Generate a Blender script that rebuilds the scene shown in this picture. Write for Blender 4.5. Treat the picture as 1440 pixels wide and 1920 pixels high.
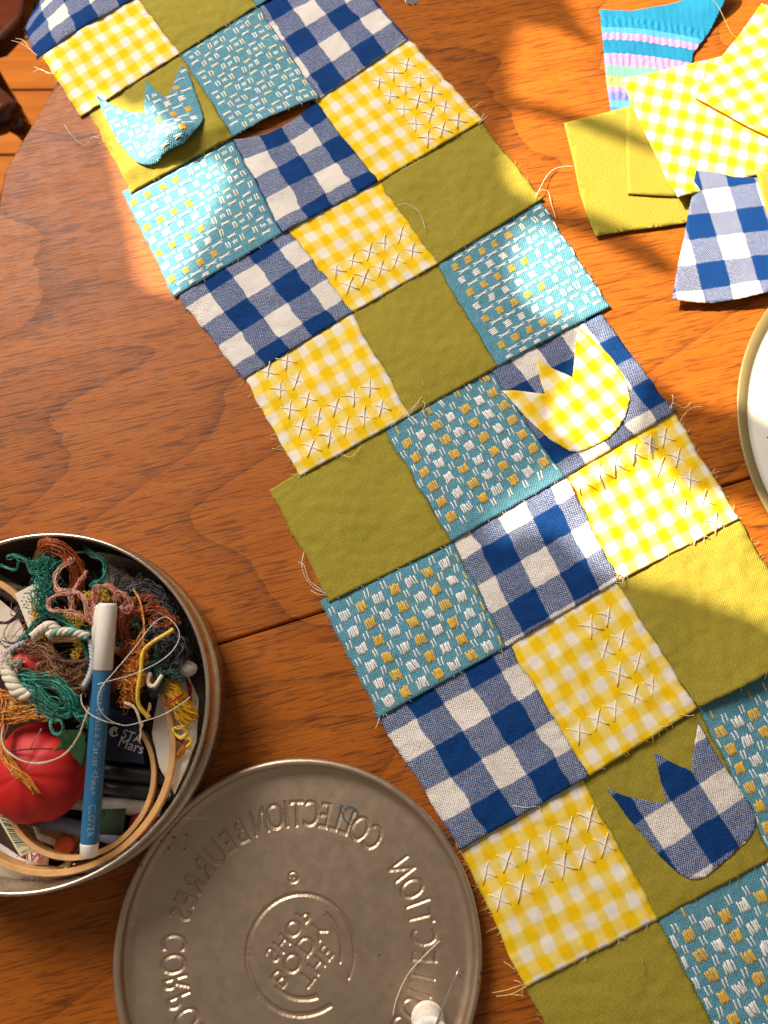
import bpy, math, random
import numpy as np
from mathutils import Vector, Matrix, noise
from mathutils.geometry import delaunay_2d_cdt
random.seed(7); rng = np.random.default_rng(7)
R = math.radians
for o in list(bpy.data.objects): bpy.data.objects.remove(o, do_unlink=True)
SC = bpy.context.scene
COL = SC.collection
# ------------------------------------------------------------------ camera
FPX, TILT, DIST = 1442.0, R(15.0), 0.50          # focal length in photo pixels, tilt from straight down, distance to table
CAMP = Vector((0, -DIST*math.sin(TILT), DIST*math.cos(TILT)))
cam = bpy.data.cameras.new('camera'); camo = bpy.data.objects.new('camera', cam); COL.objects.link(camo)
camo.location = CAMP; camo.rotation_euler = (TILT, 0, 0)
cam.sensor_width = 36.0; cam.lens = FPX/1920*36.0; cam.clip_start = 0.01; cam.clip_end = 50
cam.dof.use_dof = True; cam.dof.focus_distance = DIST; cam.dof.aperture_fstop = 9.0
SC.camera = camo
SC.render.resolution_x, SC.render.resolution_y = 768, 1024
# ------------------------------------------------------------------ world: dim warm room
W = bpy.data.worlds.new('World'); SC.world = W; W.use_nodes = True
W.node_tree.nodes['Background'].inputs[0].default_value = (0.60, 0.50, 0.42, 1)
W.node_tree.nodes['Background'].inputs[1].default_value = 0.32
# ------------------------------------------------------------------ lamps: low sunlight through a window (a far lamp) and soft window light
SUN_EL, SUN_AZ = R(40), math.atan2(-0.56, 0.83)   # direction of travel over the table
SDIR = Vector((math.cos(SUN_EL)*math.cos(SUN_AZ), math.cos(SUN_EL)*math.sin(SUN_AZ), -math.sin(SUN_EL)))
LAMPP = Vector((0, 0, 0)) - SDIR*6.0
def lamp(name, kind, loc, target, energy, color):
    l = bpy.data.lights.new(name, kind); o = bpy.data.objects.new(name, l); COL.objects.link(o)
    o.location = loc; o.rotation_euler = (Vector(target)-Vector(loc)).to_track_quat('-Z', 'Y').to_euler()
    l.energy = energy; l.color = color
    return l
sl = lamp('sunbeam_lamp', 'SPOT', LAMPP, (0, 0, 0), 5700, (1.0, 0.86, 0.66))
sl.spot_size = R(34); sl.spot_blend = 0.1; sl.shadow_soft_size = 0.009
al = lamp('window_lamp', 'AREA', (-1.0, 1.2, 1.26), (0.05, -0.05, 0), 52, (1.0, 0.92, 0.84))
al.shape = 'RECTANGLE'; al.size = 0.9; al.size_y = 0.9
# ------------------------------------------------------------------ view
SC.view_settings.view_transform = 'Standard'; SC.view_settings.look = 'None'
SC.view_settings.exposure = 0.14; SC.view_settings.gamma = 1.0
SC.render.engine = 'CYCLES'

# ================================================================== helpers
def P(x, y, z=0.0):
    """photo pixel -> point of the plane at height z"""
    a = (x-720)/FPX; b = -(y-960)/FPX
    c, s = math.cos(TILT), math.sin(TILT)
    d = Vector((a, b*c+s, b*s-c))
    return CAMP + d*((z-CAMP.z)/d.z)
def catmull(pts, n=8, closed=False):
    p = [Vector(q) for q in pts]; out = []
    m = len(p)
    rngi = range(m) if closed else range(m-1)
    for i in rngi:
        if closed: a, b, c, d = p[(i-1) % m], p[i], p[(i+1) % m], p[(i+2) % m]
        else: a, b, c, d = p[max(i-1, 0)], p[i], p[i+1], p[min(i+2, m-1)]
        for k in range(n):
            t = k/n
            out.append(0.5*((2*b)+(c-a)*t+(2*a-5*b+4*c-d)*t*t+(3*b-a-3*c+d)*t**3))
    if not closed: out.append(p[-1])
    return out
class MB:
    def __init__(self): self.v = []; self.f = []; self.mi = []; self.uv = []
    def add(self, vs, fs, mi=0):
        b = len(self.v); self.v += [tuple(q) for q in vs]
        for f in fs: self.f.append([i+b for i in f]); self.mi.append(mi)
    def tube(self, pts, r, sides=5, mi=0, r2=None, flat=1.0, close=False):
        pts = [Vector(q) for q in pts]; n = len(pts); vs = []; up = Vector((0, 0, 1))
        rr = r if hasattr(r, '__len__') else None
        for i, q in enumerate(pts):
            if close: t = pts[(i+1) % n]-pts[i-1]
            else: t = pts[min(i+1, n-1)]-pts[max(i-1, 0)]
            if t.length < 1e-9: t = Vector((1, 0, 0))
            t.normalize(); a = t.cross(up)
            if a.length < 1e-3: a = t.cross(Vector((0, 1, 0)))
            a.normalize(); b = a.cross(t)
            ri = rr[i] if rr else (r if r2 is None else r+(r2-r)*i/(n-1))
            for k in range(sides):
                g = 2*math.pi*k/sides
                vs.append(q+a*(ri*math.cos(g))+b*(ri*flat*math.sin(g)))
        fs = []
        for i in range(n if close else n-1):
            j = (i+1) % n
            for k in range(sides):
                l = (k+1) % sides
                fs.append([i*sides+k, i*sides+l, j*sides+l, j*sides+k])
        if not close:
            fs.append(list(range(sides))[::-1]); fs.append([(n-1)*sides+k for k in range(sides)])
        self.add(vs, fs, mi)
    def lathe(self, prof, c=(0, 0, 0), seg=96, mi=0, close=False):
        c = Vector(c); m = len(prof); vs = []
        for i in range(seg):
            g = 2*math.pi*i/seg; cg, sg = math.cos(g), math.sin(g)
            for r, z in prof: vs.append(c+Vector((r*cg, r*sg, z)))
        fs = []
        for i in range(seg):
            j = (i+1) % seg
            for k in range(m if close else m-1):
                l = (k+1) % m
                fs.append([i*m+k, j*m+k, j*m+l, i*m+l])
        self.add(vs, fs, mi)
    def box(self, c, s, rot=None, mi=0):
        c = Vector(c); vs = []
        for sx in (-1, 1):
            for sy in (-1, 1):
                for sz in (-1, 1):
                    q = Vector((sx*s[0]/2, sy*s[1]/2, sz*s[2]/2))
                    if rot is not None: q = rot @ q
                    vs.append(c+q)
        self.add(vs, [[0, 1, 3, 2], [4, 6, 7, 5], [0, 4, 5, 1], [2, 3, 7, 6], [0, 2, 6, 4], [1, 5, 7, 3]], mi)
    def prism(self, poly, z0, z1, mi=0):
        n = len(poly); vs = [(q[0], q[1], z0) for q in poly]+[(q[0], q[1], z1) for q in poly]
        fs = [list(range(n))[::-1], [n+i for i in range(n)]]+[[i, (i+1) % n, n+(i+1) % n, n+i] for i in range(n)]
        self.add(vs, fs, mi)
def link_mesh(name, v, f, mats, origin=(0, 0, 0), parent=None, smooth=True, mi=None, uv=None):
    o0 = Vector(origin); me = bpy.data.meshes.new(name)
    me.from_pydata([tuple(Vector(q)-o0) for q in v], [], f); me.update()
    for m in (mats if isinstance(mats, (list, tuple)) else [mats]): me.materials.append(m)
    if mi is not None and len(mi) == len(me.polygons): me.polygons.foreach_set('material_index', mi)
    if smooth: me.polygons.foreach_set('use_smooth', [True]*len(me.polygons))
    if uv is not None:
        l = me.uv_layers.new(name='UVMap'); idx = np.empty(len(me.loops), dtype=np.int32)
        me.loops.foreach_get('vertex_index', idx); l.data.foreach_set('uv', np.asarray(uv, dtype=np.float32)[idx].ravel())
    o = bpy.data.objects.new(name, me); COL.objects.link(o)
    if parent is not None: o.parent = parent
    else: o.location = o0
    return o
def tag(o, label=None, cat=None, group=None, kind=None):
    if label: o['label'] = label
    if cat: o['category'] = cat
    if group: o['group'] = group
    if kind: o['kind'] = kind
    return o
class Thing:
    def __init__(s, name, label, cat, origin, group=None):
        s.o = Vector(origin); s.e = bpy.data.objects.new(name, None); COL.objects.link(s.e); s.e.location = s.o
        s.e.empty_display_size = 0.01; tag(s.e, label, cat, group)
    def part(s, name, mb, mat, parent=None, smooth=True, label=None, kind=None, uv=None):
        o = link_mesh(name, mb.v, mb.f, mat, s.o, parent or s.e, smooth, mb.mi, uv)
        return tag(o, label, None, None, kind)
def single(name, mb, mat, label, cat, origin=None, group=None, smooth=True, uv=None):
    if origin is None:
        a = np.array(mb.v); origin = (a[:, 0].mean(), a[:, 1].mean(), a[:, 2].min())
    return tag(link_mesh(name, mb.v, mb.f, mat, origin, None, smooth, mb.mi, uv), label, cat, group)
def solid(o, t, off=-1):
    m = o.modifiers.new('thickness', 'SOLIDIFY'); m.thickness = t; m.offset = off; return o
def smooth_angle(o, deg=40):
    me = o.data; me.polygons.foreach_set('use_smooth', [True]*len(me.polygons))
    try: me.set_sharp_from_angle(angle=R(deg))
    except Exception: pass
    return o

# ------------------------------------------------------------------ materials
class NT:
    def __init__(s, name):
        s.m = bpy.data.materials.new(name); s.m.use_nodes = True; s.t = s.m.node_tree
        s.b = s.t.nodes['Principled BSDF']; s.out = s.t.nodes['Material Output']
    def n(s, kind, **kw):
        q = s.t.nodes.new(kind)
        for k, v in kw.items(): setattr(q, k, v)
        return q
    def set(s, sock, v):
        if hasattr(v, 'is_output') or hasattr(v, 'links'): s.t.links.new(v, sock)
        elif isinstance(v, (tuple, list)) and sock.type == 'RGBA' and len(v) == 3: sock.default_value = (*v, 1)
        else: sock.default_value = v
    def math(s, op, a, b=None, c=None, clamp=False):
        q = s.n('ShaderNodeMath', operation=op, use_clamp=clamp); s.set(q.inputs[0], a)
        if b is not None: s.set(q.inputs[1], b)
        if c is not None: s.set(q.inputs[2], c)
        return q.outputs[0]
    def mix(s, f, a, b, blend='MIX'):
        q = s.n('ShaderNodeMix', data_type='RGBA', blend_type=blend)
        s.set(q.inputs[0], f); s.set(q.inputs[6], a); s.set(q.inputs[7], b); return q.outputs[2]
    def noise(s, vec, scale, detail=2, rough=0.5, dist=0.0, dim='3D'):
        q = s.n('ShaderNodeTexNoise', noise_dimensions=dim)
        if vec is not None: s.set(q.inputs['Vector'], vec)
        q.inputs['Scale'].default_value = scale; q.inputs['Detail'].default_value = detail
        q.inputs['Roughness'].default_value = rough; q.inputs['Distortion'].default_value = dist
        return q.outputs[0]
    def mapr(s, v, a, b, c=0.0, d=1.0, smooth=False):
        q = s.n('ShaderNodeMapRange', interpolation_type='SMOOTHSTEP' if smooth else 'LINEAR')
        s.set(q.inputs[0], v)
        for i, x in enumerate((a, b, c, d)): s.set(q.inputs[i+1], x)
        return q.outputs[0]
    def uvsplit(s, kind='UV'):
        q = s.n('ShaderNodeTexCoord'); x = s.n('ShaderNodeSeparateXYZ'); s.t.links.new(q.outputs[kind], x.inputs[0])
        return q.outputs[kind], x.outputs[0], x.outputs[1]
    def comb(s, x, y, z=0.0):
        q = s.n('ShaderNodeCombineXYZ'); s.set(q.inputs[0], x); s.set(q.inputs[1], y); s.set(q.inputs[2], z); return q.outputs[0]
    def bump(s, h, strength=0.3, dist=0.0005, nrm=None):
        q = s.n('ShaderNodeBump'); q.inputs['Strength'].default_value = strength; q.inputs['Distance'].default_value = dist
        s.set(q.inputs['Height'], h)
        if nrm is not None: s.set(q.inputs['Normal'], nrm)
        return q.outputs[0]
    def fin(s, col=None, rough=None, nrm=None, **kw):
        if col is not None: s.set(s.b.inputs['Base Color'], col)
        if rough is not None: s.set(s.b.inputs['Roughness'], rough)
        if nrm is not None: s.set(s.b.inputs['Normal'], nrm)
        for k, v in kw.items(): s.set(s.b.inputs[k.replace('_', ' ')], v)
        return s.m
def plain(name, col, rough=0.6, bump=0, scale=400, var=0.12, **kw):
    t = NT(name); q = t.n('ShaderNodeTexCoord'); no = t.noise(q.outputs['Object'], scale, 3)
    c = t.mix(t.mapr(no, 0.3, 0.7), tuple(x*(1-var) for x in col), tuple(min(1, x*(1+var)) for x in col))
    return t.fin(c, rough, t.bump(no, bump, 0.0005) if bump else None, **kw)
def weave(t, u, v, k):
    """over-under of a plain weave at k threads per metre: 0..1 field"""
    a = t.math('SINE', t.math('MULTIPLY', u, k*math.pi)); b = t.math('SINE', t.math('MULTIPLY', v, k*math.pi))
    return t.math('MULTIPLY_ADD', t.math('MULTIPLY', a, b), 0.5, 0.5)
def stripe(t, x, period, phase, wob, soft):
    s_ = t.math('SINE', t.math('ADD', t.math('MULTIPLY_ADD', x, 2*math.pi/period, phase), wob))
    return t.mapr(s_, -soft, soft, 0, 1, True)
def mat_gingham(name, dark, light, mid, period, ph, k, soft, fuzz, big):
    t = NT(name); uvv, u, v = t.uvsplit()
    n1 = t.noise(uvv, 120, 2); w = t.mapr(n1, 0, 1, -0.35*fuzz, 0.35*fuzz)
    pu, pv = period if isinstance(period, tuple) else (period, period)
    wa = stripe(t, u, pu, ph[0], w, soft); we = stripe(t, v, pv, ph[1], w, soft)
    n2 = t.noise(uvv, k*0.55, 2, 0.7)
    wv = weave(t, u, v, k)
    n4 = t.noise(t.comb(t.math('MULTIPLY', t.math('ADD', u, v), 900), t.math('MULTIPLY', t.math('SUBTRACT', u, v), 160)), 1.0, 2)
    m = t.mapr(t.math('ADD', t.math('ADD', t.math('MULTIPLY', wv, 0.75), t.math('MULTIPLY', n2, 0.55)), t.math('MULTIPLY', n4, 0.4)), 0.55, 1.15, 0.2, 0.78) if big else t.mapr(t.math('ADD', wv, t.math('MULTIPLY', n2, 0.5)), 0.5, 1.0, 0.38, 0.62)
    top = t.math('ADD', t.math('MULTIPLY', wa, t.math('SUBTRACT', 1.0, m)), t.math('MULTIPLY', we, m))
    n3 = t.noise(uvv, 900, 2, 0.6)
    cr = t.n('ShaderNodeValToRGB'); t.set(cr.inputs[0], top); el = cr.color_ramp.elements
    el[0].position = 0.04; el[0].color = (*light, 1); el[1].position = 0.96; el[1].color = (*dark, 1); e = el.new(0.5); e.color = (*mid, 1)
    c = cr.outputs[0]
    c = t.mix(t.mapr(n3, 0.3, 0.75, 0.0, 0.10), c, tuple(x*0.55 for x in dark))
    h = t.math('ADD', t.math('ADD', wv, t.math('MULTIPLY', n2, 1.4)), t.math('MULTIPLY', n4, 1.2 if big else 0.3))
    return t.fin(c, 0.9, t.bump(h, 0.8 if big else 0.4, 0.0005), Specular_IOR_Level=0.15)
def mat_plainweave(name, col, k, dark=0.6, bump=0.35):
    t = NT(name); uvv, u, v = t.uvsplit()
    wv = weave(t, u, v, k); n2 = t.noise(uvv, k*0.5, 2, 0.7); n5 = t.noise(uvv, 30, 3)
    c = t.mix(t.mapr(t.math('ADD', t.math('MULTIPLY', wv, 0.5), n2), 0.45, 1.05), tuple(x*dark for x in col), tuple(min(1, x*1.12) for x in col))
    c = t.mix(t.mapr(n5, 0.3, 0.7, 0, 0.25), c, tuple(x*0.8 for x in col))
    return t.fin(c, 0.85, t.bump(t.math('ADD', wv, n2), bump, 0.0004), Specular_IOR_Level=0.2)
NAVY, WHITE = (0.004, 0.043, 0.18), (0.82, 0.75, 0.68)
YEL, CREAM = (0.86, 0.55, 0.006), (0.84, 0.76, 0.66)
P_BLUE, P_YU, P_YV = 0.0390, 0.0136, 0.0160
NAVYMID = (0.075, 0.125, 0.275)
OLIVE = (0.355, 0.285, 0.033)
M = {}
M['olive'] = mat_plainweave('olive_cotton', OLIVE, 1250, 0.68, 0.5)
M['teal'] = mat_plainweave('teal_cotton', (0.125, 0.34, 0.44), 1000, 0.5, 0.6)
M['floatw'] = plain('white_yarn', (0.78, 0.73, 0.68), 0.8, 0.3, 1500)
M['floatc'] = plain('cream_yarn', (0.78, 0.66, 0.42), 0.8, 0.3, 1500)
M['floaty'] = plain('yellow_yarn', (0.72, 0.43, 0.045), 0.8, 0.3, 1500)
M['stitch'] = plain('cream_thread', (0.90, 0.74, 0.42), 0.7, 0.2, 2000)
M['threadw'] = plain('pale_thread', (0.78, 0.68, 0.55), 0.7)
M['thready'] = plain('yellow_fray', (0.82, 0.62, 0.22), 0.7)
M['threadb'] = plain('blue_fray', (0.05, 0.11, 0.30), 0.7)
M['threado'] = plain('olive_fray', (0.42, 0.34, 0.09), 0.7)
M['threadt'] = plain('teal_fray', (0.09, 0.30, 0.38), 0.7)

def mat_wood():
    t = NT('teak_table'); q = t.n('ShaderNodeTexCoord'); mp = t.n('ShaderNodeMapping')
    t.t.links.new(q.outputs['Object'], mp.inputs[0]); mp.inputs['Rotation'].default_value = (0, 0, R(-13.5))
    sp = t.n('ShaderNodeSeparateXYZ'); t.t.links.new(mp.outputs[0], sp.inputs[0])
    x, y = sp.outputs[0], sp.outputs[1]
    # cathedral figure: contours of a stretched field
    nb = t.noise(t.comb(t.math('MULTIPLY', x, 1.3), t.math('MULTIPLY', y, 6.8), 0.37), 1.0, 1.5, 0.35, 0.0)
    jit = t.noise(t.comb(t.math('MULTIPLY', x, 22), t.math('MULTIPLY', y, 60)), 1.0, 3, 0.6)
    F = t.math('ADD', t.math('MULTIPLY_ADD', nb, 11.0, t.math('MULTIPLY', x, 7.0)), t.math('MULTIPLY', jit, 0.16))
    ring = t.math('FRACT', F)
    zone = t.mapr(ring, 0.45, 1.0, 0, 1)                        # late wood darkens, then drops sharply
    line = t.math('POWER', zone, 3.5)
    wob = t.noise(t.comb(t.math('MULTIPLY', x, 40), t.math('MULTIPLY', y, 260)), 1.0, 3, 0.6)
    pa = t.mapr(t.noise(t.comb(t.math('MULTIPLY', x, 42), t.math('MULTIPLY', y, 520)), 1.0, 1.0, 0.4), 0.545, 0.615, 0, 1)
    pb_ = t.mapr(t.noise(t.comb(t.math('MULTIPLY', x, 90), t.math('MULTIPLY', y, 1150), 3.0), 1.0, 1.0, 0.4), 0.55, 0.62, 0, 1)
    pore = t.math('MAXIMUM', pa, t.math('MULTIPLY', pb_, 0.8))
    pore = t.math('MULTIPLY', pore, t.mapr(wob, 0.30, 0.55, 0.25, 1.0))
    streak = t.noise(t.comb(t.math('MULTIPLY', x, 5), t.math('MULTIPLY', y, 90)), 1.0, 4, 0.6)
    c = t.mix(t.mapr(streak, 0.3, 0.7), (0.33, 0.086, 0.008), (0.41, 0.118, 0.012))
    c = t.mix(t.math('MULTIPLY', t.math('MULTIPLY', line, t.mapr(wob, 0.25, 0.6, 0.4, 1)), 0.62), c, (0.12, 0.030, 0.006))
    pd = t.math('MULTIPLY', pore, t.math('MULTIPLY_ADD', line, 0.38, 0.58))
    c = t.mix(pd, c, (0.085, 0.026, 0.009))
    spots = t.noise(q.outputs['Object'], 60, 3, 0.7)
    rough = t.mapr(spots, 0.3, 0.8, 0.40, 0.52)
    return t.fin(c, rough, t.bump(t.math('SUBTRACT', 1.0, pore), 0.22, 0.0003), Specular_IOR_Level=0.16)
M['wood'] = mat_wood()
def mat_pine():
    t = NT('pine_floor'); q = t.n('ShaderNodeTexCoord'); sp = t.n('ShaderNodeSeparateXYZ')
    t.t.links.new(q.outputs['Object'], sp.inputs[0]); x, y = sp.outputs[0], sp.outputs[1]
    g = t.noise(t.comb(t.math('MULTIPLY', x, 4), t.math('MULTIPLY', y, 60)), 1.0, 3, 0.5, 0.4)
    c = t.mix(t.mapr(g, 0.35, 0.7), (0.17, 0.050, 0.004), (0.11, 0.028, 0.002))
    vo = t.n('ShaderNodeTexVoronoi'); t.set(vo.inputs['Vector'], t.comb(t.math('MULTIPLY', x, 5), t.math('MULTIPLY', y, 9))); vo.inputs['Scale'].default_value = 1.0
    k = t.mapr(vo.outputs['Distance'], 0.05, 0.12, 1, 0)
    c = t.mix(k, c, (0.07, 0.02, 0.008))
    return t.fin(c, 0.6, Specular_IOR_Level=0.05)
M['pine'] = mat_pine()
M['chair'] = plain('dark_varnish', (0.11, 0.022, 0.006), 0.16, 0.0, 25, 0.5, Coat_Weight=0.6)
def mat_metal(name, col, rough, dirt=0.5, specks=True):
    t = NT(name); q = t.n('ShaderNodeTexCoord'); v = q.outputs['Object']
    n = t.noise(v, 14, 4, 0.6); n2 = t.noise(v, 160, 3, 0.6)
    c = t.mix(t.mapr(n, 0.3, 0.75), col, tuple(x*0.80 for x in col)); r = t.mapr(n2, 0.3, 0.7, rough-0.05, rough+0.07)
    if specks:
        mp = t.n('ShaderNodeMapping'); t.t.links.new(v, mp.inputs[0]); mp.inputs['Rotation'].default_value = (0, 0, 0.7); mp.inputs['Scale'].default_value = (26, 900, 1)
        scr = t.mapr(t.noise(mp.outputs[0], 1.0, 1.0, 0.4), 0.70, 0.76); r = t.math('ADD', r, t.math('MULTIPLY', t.mapr(n, 0.35, 0.7), 0.10)); r = t.math('SUBTRACT', r, t.math('MULTIPLY', scr, 0.15))
        c = t.mix(t.math('MULTIPLY', scr, 0.35), c, (0.8, 0.72, 0.6))
        vo = t.n('ShaderNodeTexVoronoi'); t.set(vo.inputs['Vector'], v); vo.inputs['Scale'].default_value = 230
        pres = t.mapr(t.noise(v, 32, 2), 0.63, 0.68)
        sp = t.math('MULTIPLY', t.mapr(vo.outputs['Distance'], 0.16, 0.26, 1, 0), pres)
        c = t.mix(t.math('MULTIPLY', sp, 0.9), c, (0.03, 0.02, 0.012))
        t.set(t.b.inputs['Metallic'], t.mapr(sp, 0, 1, 0.95, 0.1))
    else: t.set(t.b.inputs['Metallic'], 0.95)
    return t.fin(c, r)
M['tin'] = mat_metal('tin_metal', (0.64, 0.55, 0.43), 0.28, specks=False)
M['lid'] = mat_metal('lid_metal', (0.58, 0.445, 0.32), 0.40)
M['steel'] = mat_metal('bright_steel', (0.85, 0.83, 0.8), 0.15, specks=False)
M['brass'] = mat_metal('old_brass', (0.55, 0.45, 0.26), 0.3, specks=False)

# ================================================================== setting
# ---- floor of pine boards, 0.74 m below the table top
FZ = -0.74
fl = MB(); fl.box((-0.6, 0.6, FZ-0.045), (3.2, 3.0, 0.04))
floor = tag(link_mesh('floor', fl.v, fl.f, plain('dark_subfloor', (0.02, 0.009, 0.004), 0.9), smooth=False), kind='structure')
edges = [P(0, y, FZ).y for y in (290, 168, 73)]
pw = abs(edges[1]-edges[0]); 
ys = [edges[0]+(i-4)*pw for i in range(5)]+[edges[1], edges[2]]+[edges[2]+(i+1)*(edges[2]-edges[1]) for i in range(8)]
for a, b in zip(ys[:-1], ys[1:]):
    mb = MB(); g = 0.0022; mb.box((0, 0, -0.012), (3.1, b-a-2*g, 0.024))
    o = link_mesh('floor_board', mb.v, mb.f, M['pine'], parent=floor, smooth=False)
    o.location = (-0.6+random.uniform(-.03, .03), (a+b)/2, FZ); 
    bv = o.modifiers.new('bevel', 'BEVEL'); bv.width = 0.002; bv.segments = 2
# ---- table: two leaves with a joint, rounded corners
outl = [(330, -260), (190, 0), (103, 157), (38, 268), (12, 312), (3, 345), (-12, 450), (-34, 700), (-42, 1000), (-34, 1350), (-20, 1750), (-8, 1885), (24, 1990), (120, 2090), (300, 2180), (900, 2330), (2300, 2300), (2900, 1500), (2600, 200), (1900, -700), (700, -700)]
OUT = [P(x, y, 0).xy for x, y in catmull([(a, b, 0) for a, b in outl], 6, True) for (x, y) in [(x, y)]] if False else [P(q.x, q.y, 0).xy for q in catmull([(a, b, 0) for a, b in outl], 6, True)]
S0, S1 = P(390, 1215).xy, P(1370, 908).xy
sd = (S1-S0).normalized(); sn = Vector((-sd.y, sd.x))
def clip(poly, p0, n):
    out = []
    for a, b in zip(poly, poly[1:]+poly[:1]):
        da, db = (a-p0).dot(n), (b-p0).dot(n)
        if da >= 0: out.append(a)
        if da*db < 0: out.append(a+(b-a)*(da/(da-db)))
    return out
table = Thing('table', 'orange brown teak table with rounded corner and a joint across its top', 'table', (0.3, -0.1, FZ))
for s_ in (1, -1):
    poly = clip(OUT, S0+sn*(0.0006*s_), sn*s_)
    if sum(a.x*b.y-b.x*a.y for a, b in zip(poly, poly[1:]+poly[:1])) < 0: poly = poly[::-1]
    mb = MB(); mb.prism(poly, -0.022, 0.0)
    o = table.part('table_leaf', mb, M['wood'], smooth=False)
    bv = o.modifiers.new('bevel', 'BEVEL'); bv.width = 0.0022 if s_ > 0 else 0.0022; bv.segments = 3; bv.limit_method = 'ANGLE'; bv.angle_limit = R(50)
mb = MB(); mb.box((0.42, -0.1, -0.062), (0.9, 0.62, 0.078)); table.part('apron', mb, M['wood'], smooth=False)
for a in (0.06, 0.78):
    for b in (-0.36, 0.16):
        mb = MB(); mb.tube([(a, b, -0.06), (a, b, FZ)], 0.024, 12, r2=0.016); table.part('leg', mb, M['wood'])
EDGE_A, EDGE_B = P(190, 0).xy, P(60, 232).xy
ed = (EDGE_B-EDGE_A).normalized(); en = Vector((ed.y, -ed.x))        # points off the table
if en.x > 0: en = -en
def droop(p):
    d = (p.xy-EDGE_A).dot(en)
    return -6.0*d*d-0.02*d if d > 0 else 0.0
# ---- chair on the floor at the upper left
cz = -0.30
ch = Thing('chair', 'dark glossy varnished wooden chair on the pine floor at the upper left', 'chair', (P(-60, 150, FZ).x, P(-60, 150, FZ).y, FZ))
mb = MB(); pts = catmull([P(-120, 135, cz), P(-60, 165, cz+.004), P(-12, 203, cz), P(22, 232, cz-.004)], 8); n = len(pts)
mb.tube(pts, [0.016+0.010*math.sin(min(1, i/(n-1)*1.25)*math.pi*0.62) if i < n-3 else 0.017-0.0065*(i-n+3) for i in range(n)], 16, flat=0.8); ch.part('arm_rail', mb, M['chair'])
mb = MB(); mb.tube(catmull([P(12, 226, cz-.01), P(40, 240, cz-.03), P(60, 262, cz-.10), P(64, 268, FZ)], 6), 0.0115, 12); ch.part('leg', mb, M['chair'])
mb = MB(); q = [P(a_, b_, -0.33).xy for a_, b_ in ((-150, 40), (-180, -60), (-70, -170), (60, -130), (40, 28), (-4, 74), (-70, 92))]
if sum(a.x*b.y-b.x*a.y for a, b in zip(q, q[1:]+q[:1])) < 0: q = q[::-1]
mb.prism(q, -0.36, -0.33); o = ch.part('seat', mb, M['chair'], smooth=False)
bv = o.modifiers.new('bevel', 'BEVEL'); bv.width = 0.006; bv.segments = 3
for x, y in ((-120, -30), (10, -90)):
    a = P(x, y, -0.36); mb = MB(); mb.tube([a, (a.x, a.y, FZ)], 0.015, 10); ch.part('leg', mb, M['chair'])

# ---- unseen sheet added to block the sunbeam, with holes cut for the sunlit areas
LIT = [  # outlines, on the table (or the floor), of the sunlit areas (photo pixels)
 [(1075, -60), (1600, -60), (1600, 300), (1600, 830), (1400, 775), (1290, 752), (1215, 705), (1192, 740), (1180, 806), (1110, 838), (1050, 795), (1085, 690), (1105, 610), (1040, 606), (985, 566), (962, 500), (985, 428), (1080, 436), (1170, 480), (1262, 524), (1276, 514), (1240, 470), (1150, 420), (1075, 392), (1020, 386), (960, 352), (950, 285), (962, 214), (1040, 228), (1130, 262), (1232, 300), (1245, 288), (1165, 240), (1090, 214), (1020, 194), (968, 182), (958, 120), (972, 62), (990, 45), (1060, 62), (1110, 88), (1126, 84), (1096, 50), (1080, 20)],
 [(925, 985), (980, 930), (1060, 880), (1150, 850), (1215, 850), (1300, 930), (1385, 940), (1500, 1000), (1500, 1190), (1400, 1155), (1280, 1112), (1165, 1082), (1120, 1070), (1040, 1000), (980, 1000), (935, 1020)],
 [(178, 205), (215, 182), (250, 205), (290, 205), (320, 245), (345, 262), (400, 300), (430, 330), (410, 400), (372, 470), (345, 545), (300, 548), (262, 530), (250, 470), (228, 372), (205, 285)],
 [(72, 112), (96, 118), (106, 142), (88, 146), (74, 130)]]
LITF = [[(-60, 62), (60, 66), (120, 100), (125, 200), (60, 330), (-60, 360), (-90, 200)]]
def inside(poly, x, y):
    c = False; j = len(poly)-1
    for i in range(len(poly)):
        xi, yi = poly[i]; xj, yj = poly[j]
        if (yi > y) != (yj > y) and x < (xj-xi)*(y-yi)/(yj-yi)+xi: c = not c
        j = i
    return c
GD = 2.60                                                        # distance of the light blocker along the beam
gc = -SDIR*GD; gx = SDIR.cross(Vector((0, 0, 1))).normalized(); gy = gx.cross(SDIR).normalized()
scale_g = (6.0-GD)/6.0
litw = [[P(q.x, q.y, z_) for q in catmull([(a, b, 0) for a, b in poly], 4, True)] for z_, L_ in ((0, LIT), (FZ, LITF)) for poly in L_]
# project the lit outlines from the table to the light blocker's plane
def to_blocker(p):
    d = p-LAMPP; t = (gc-LAMPP).dot(SDIR)/d.dot(SDIR); h = LAMPP+d*t-gc
    return (h.dot(gx), h.dot(gy))
hol = [[to_blocker(q) for q in w] for w in litw]
vv = []; ee = []
for w in hol:
    b = len(vv); vv += [Vector(q) for q in w]; ee += [(b+i, b+(i+1) % len(w)) for i in range(len(w))]
b = len(vv); vv += [Vector(q) for q in ((-1.3, -1.7), (1.1, -1.7), (1.1, 0.8), (-1.3, 0.8))]; ee += [(b, b+1), (b+1, b+2), (b+2, b+3), (b+3, b)]
for i in range(-12, 11):
    for j in range(-16, 8): vv.append(Vector((i*0.1+0.013, j*0.1+0.007)))
cv, ce, cf = delaunay_2d_cdt(vv, ee, [], 1, 1e-6)[:3]
mb = MB(); keep = []
for f in cf:
    cx = sum(cv[i].x for i in f)/3; cy = sum(cv[i].y for i in f)/3
    if not any(inside(w, cx, cy) for w in hol): keep.append(list(f))
mb.add([gc+gx*q.x+gy*q.y for q in cv], keep)
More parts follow.
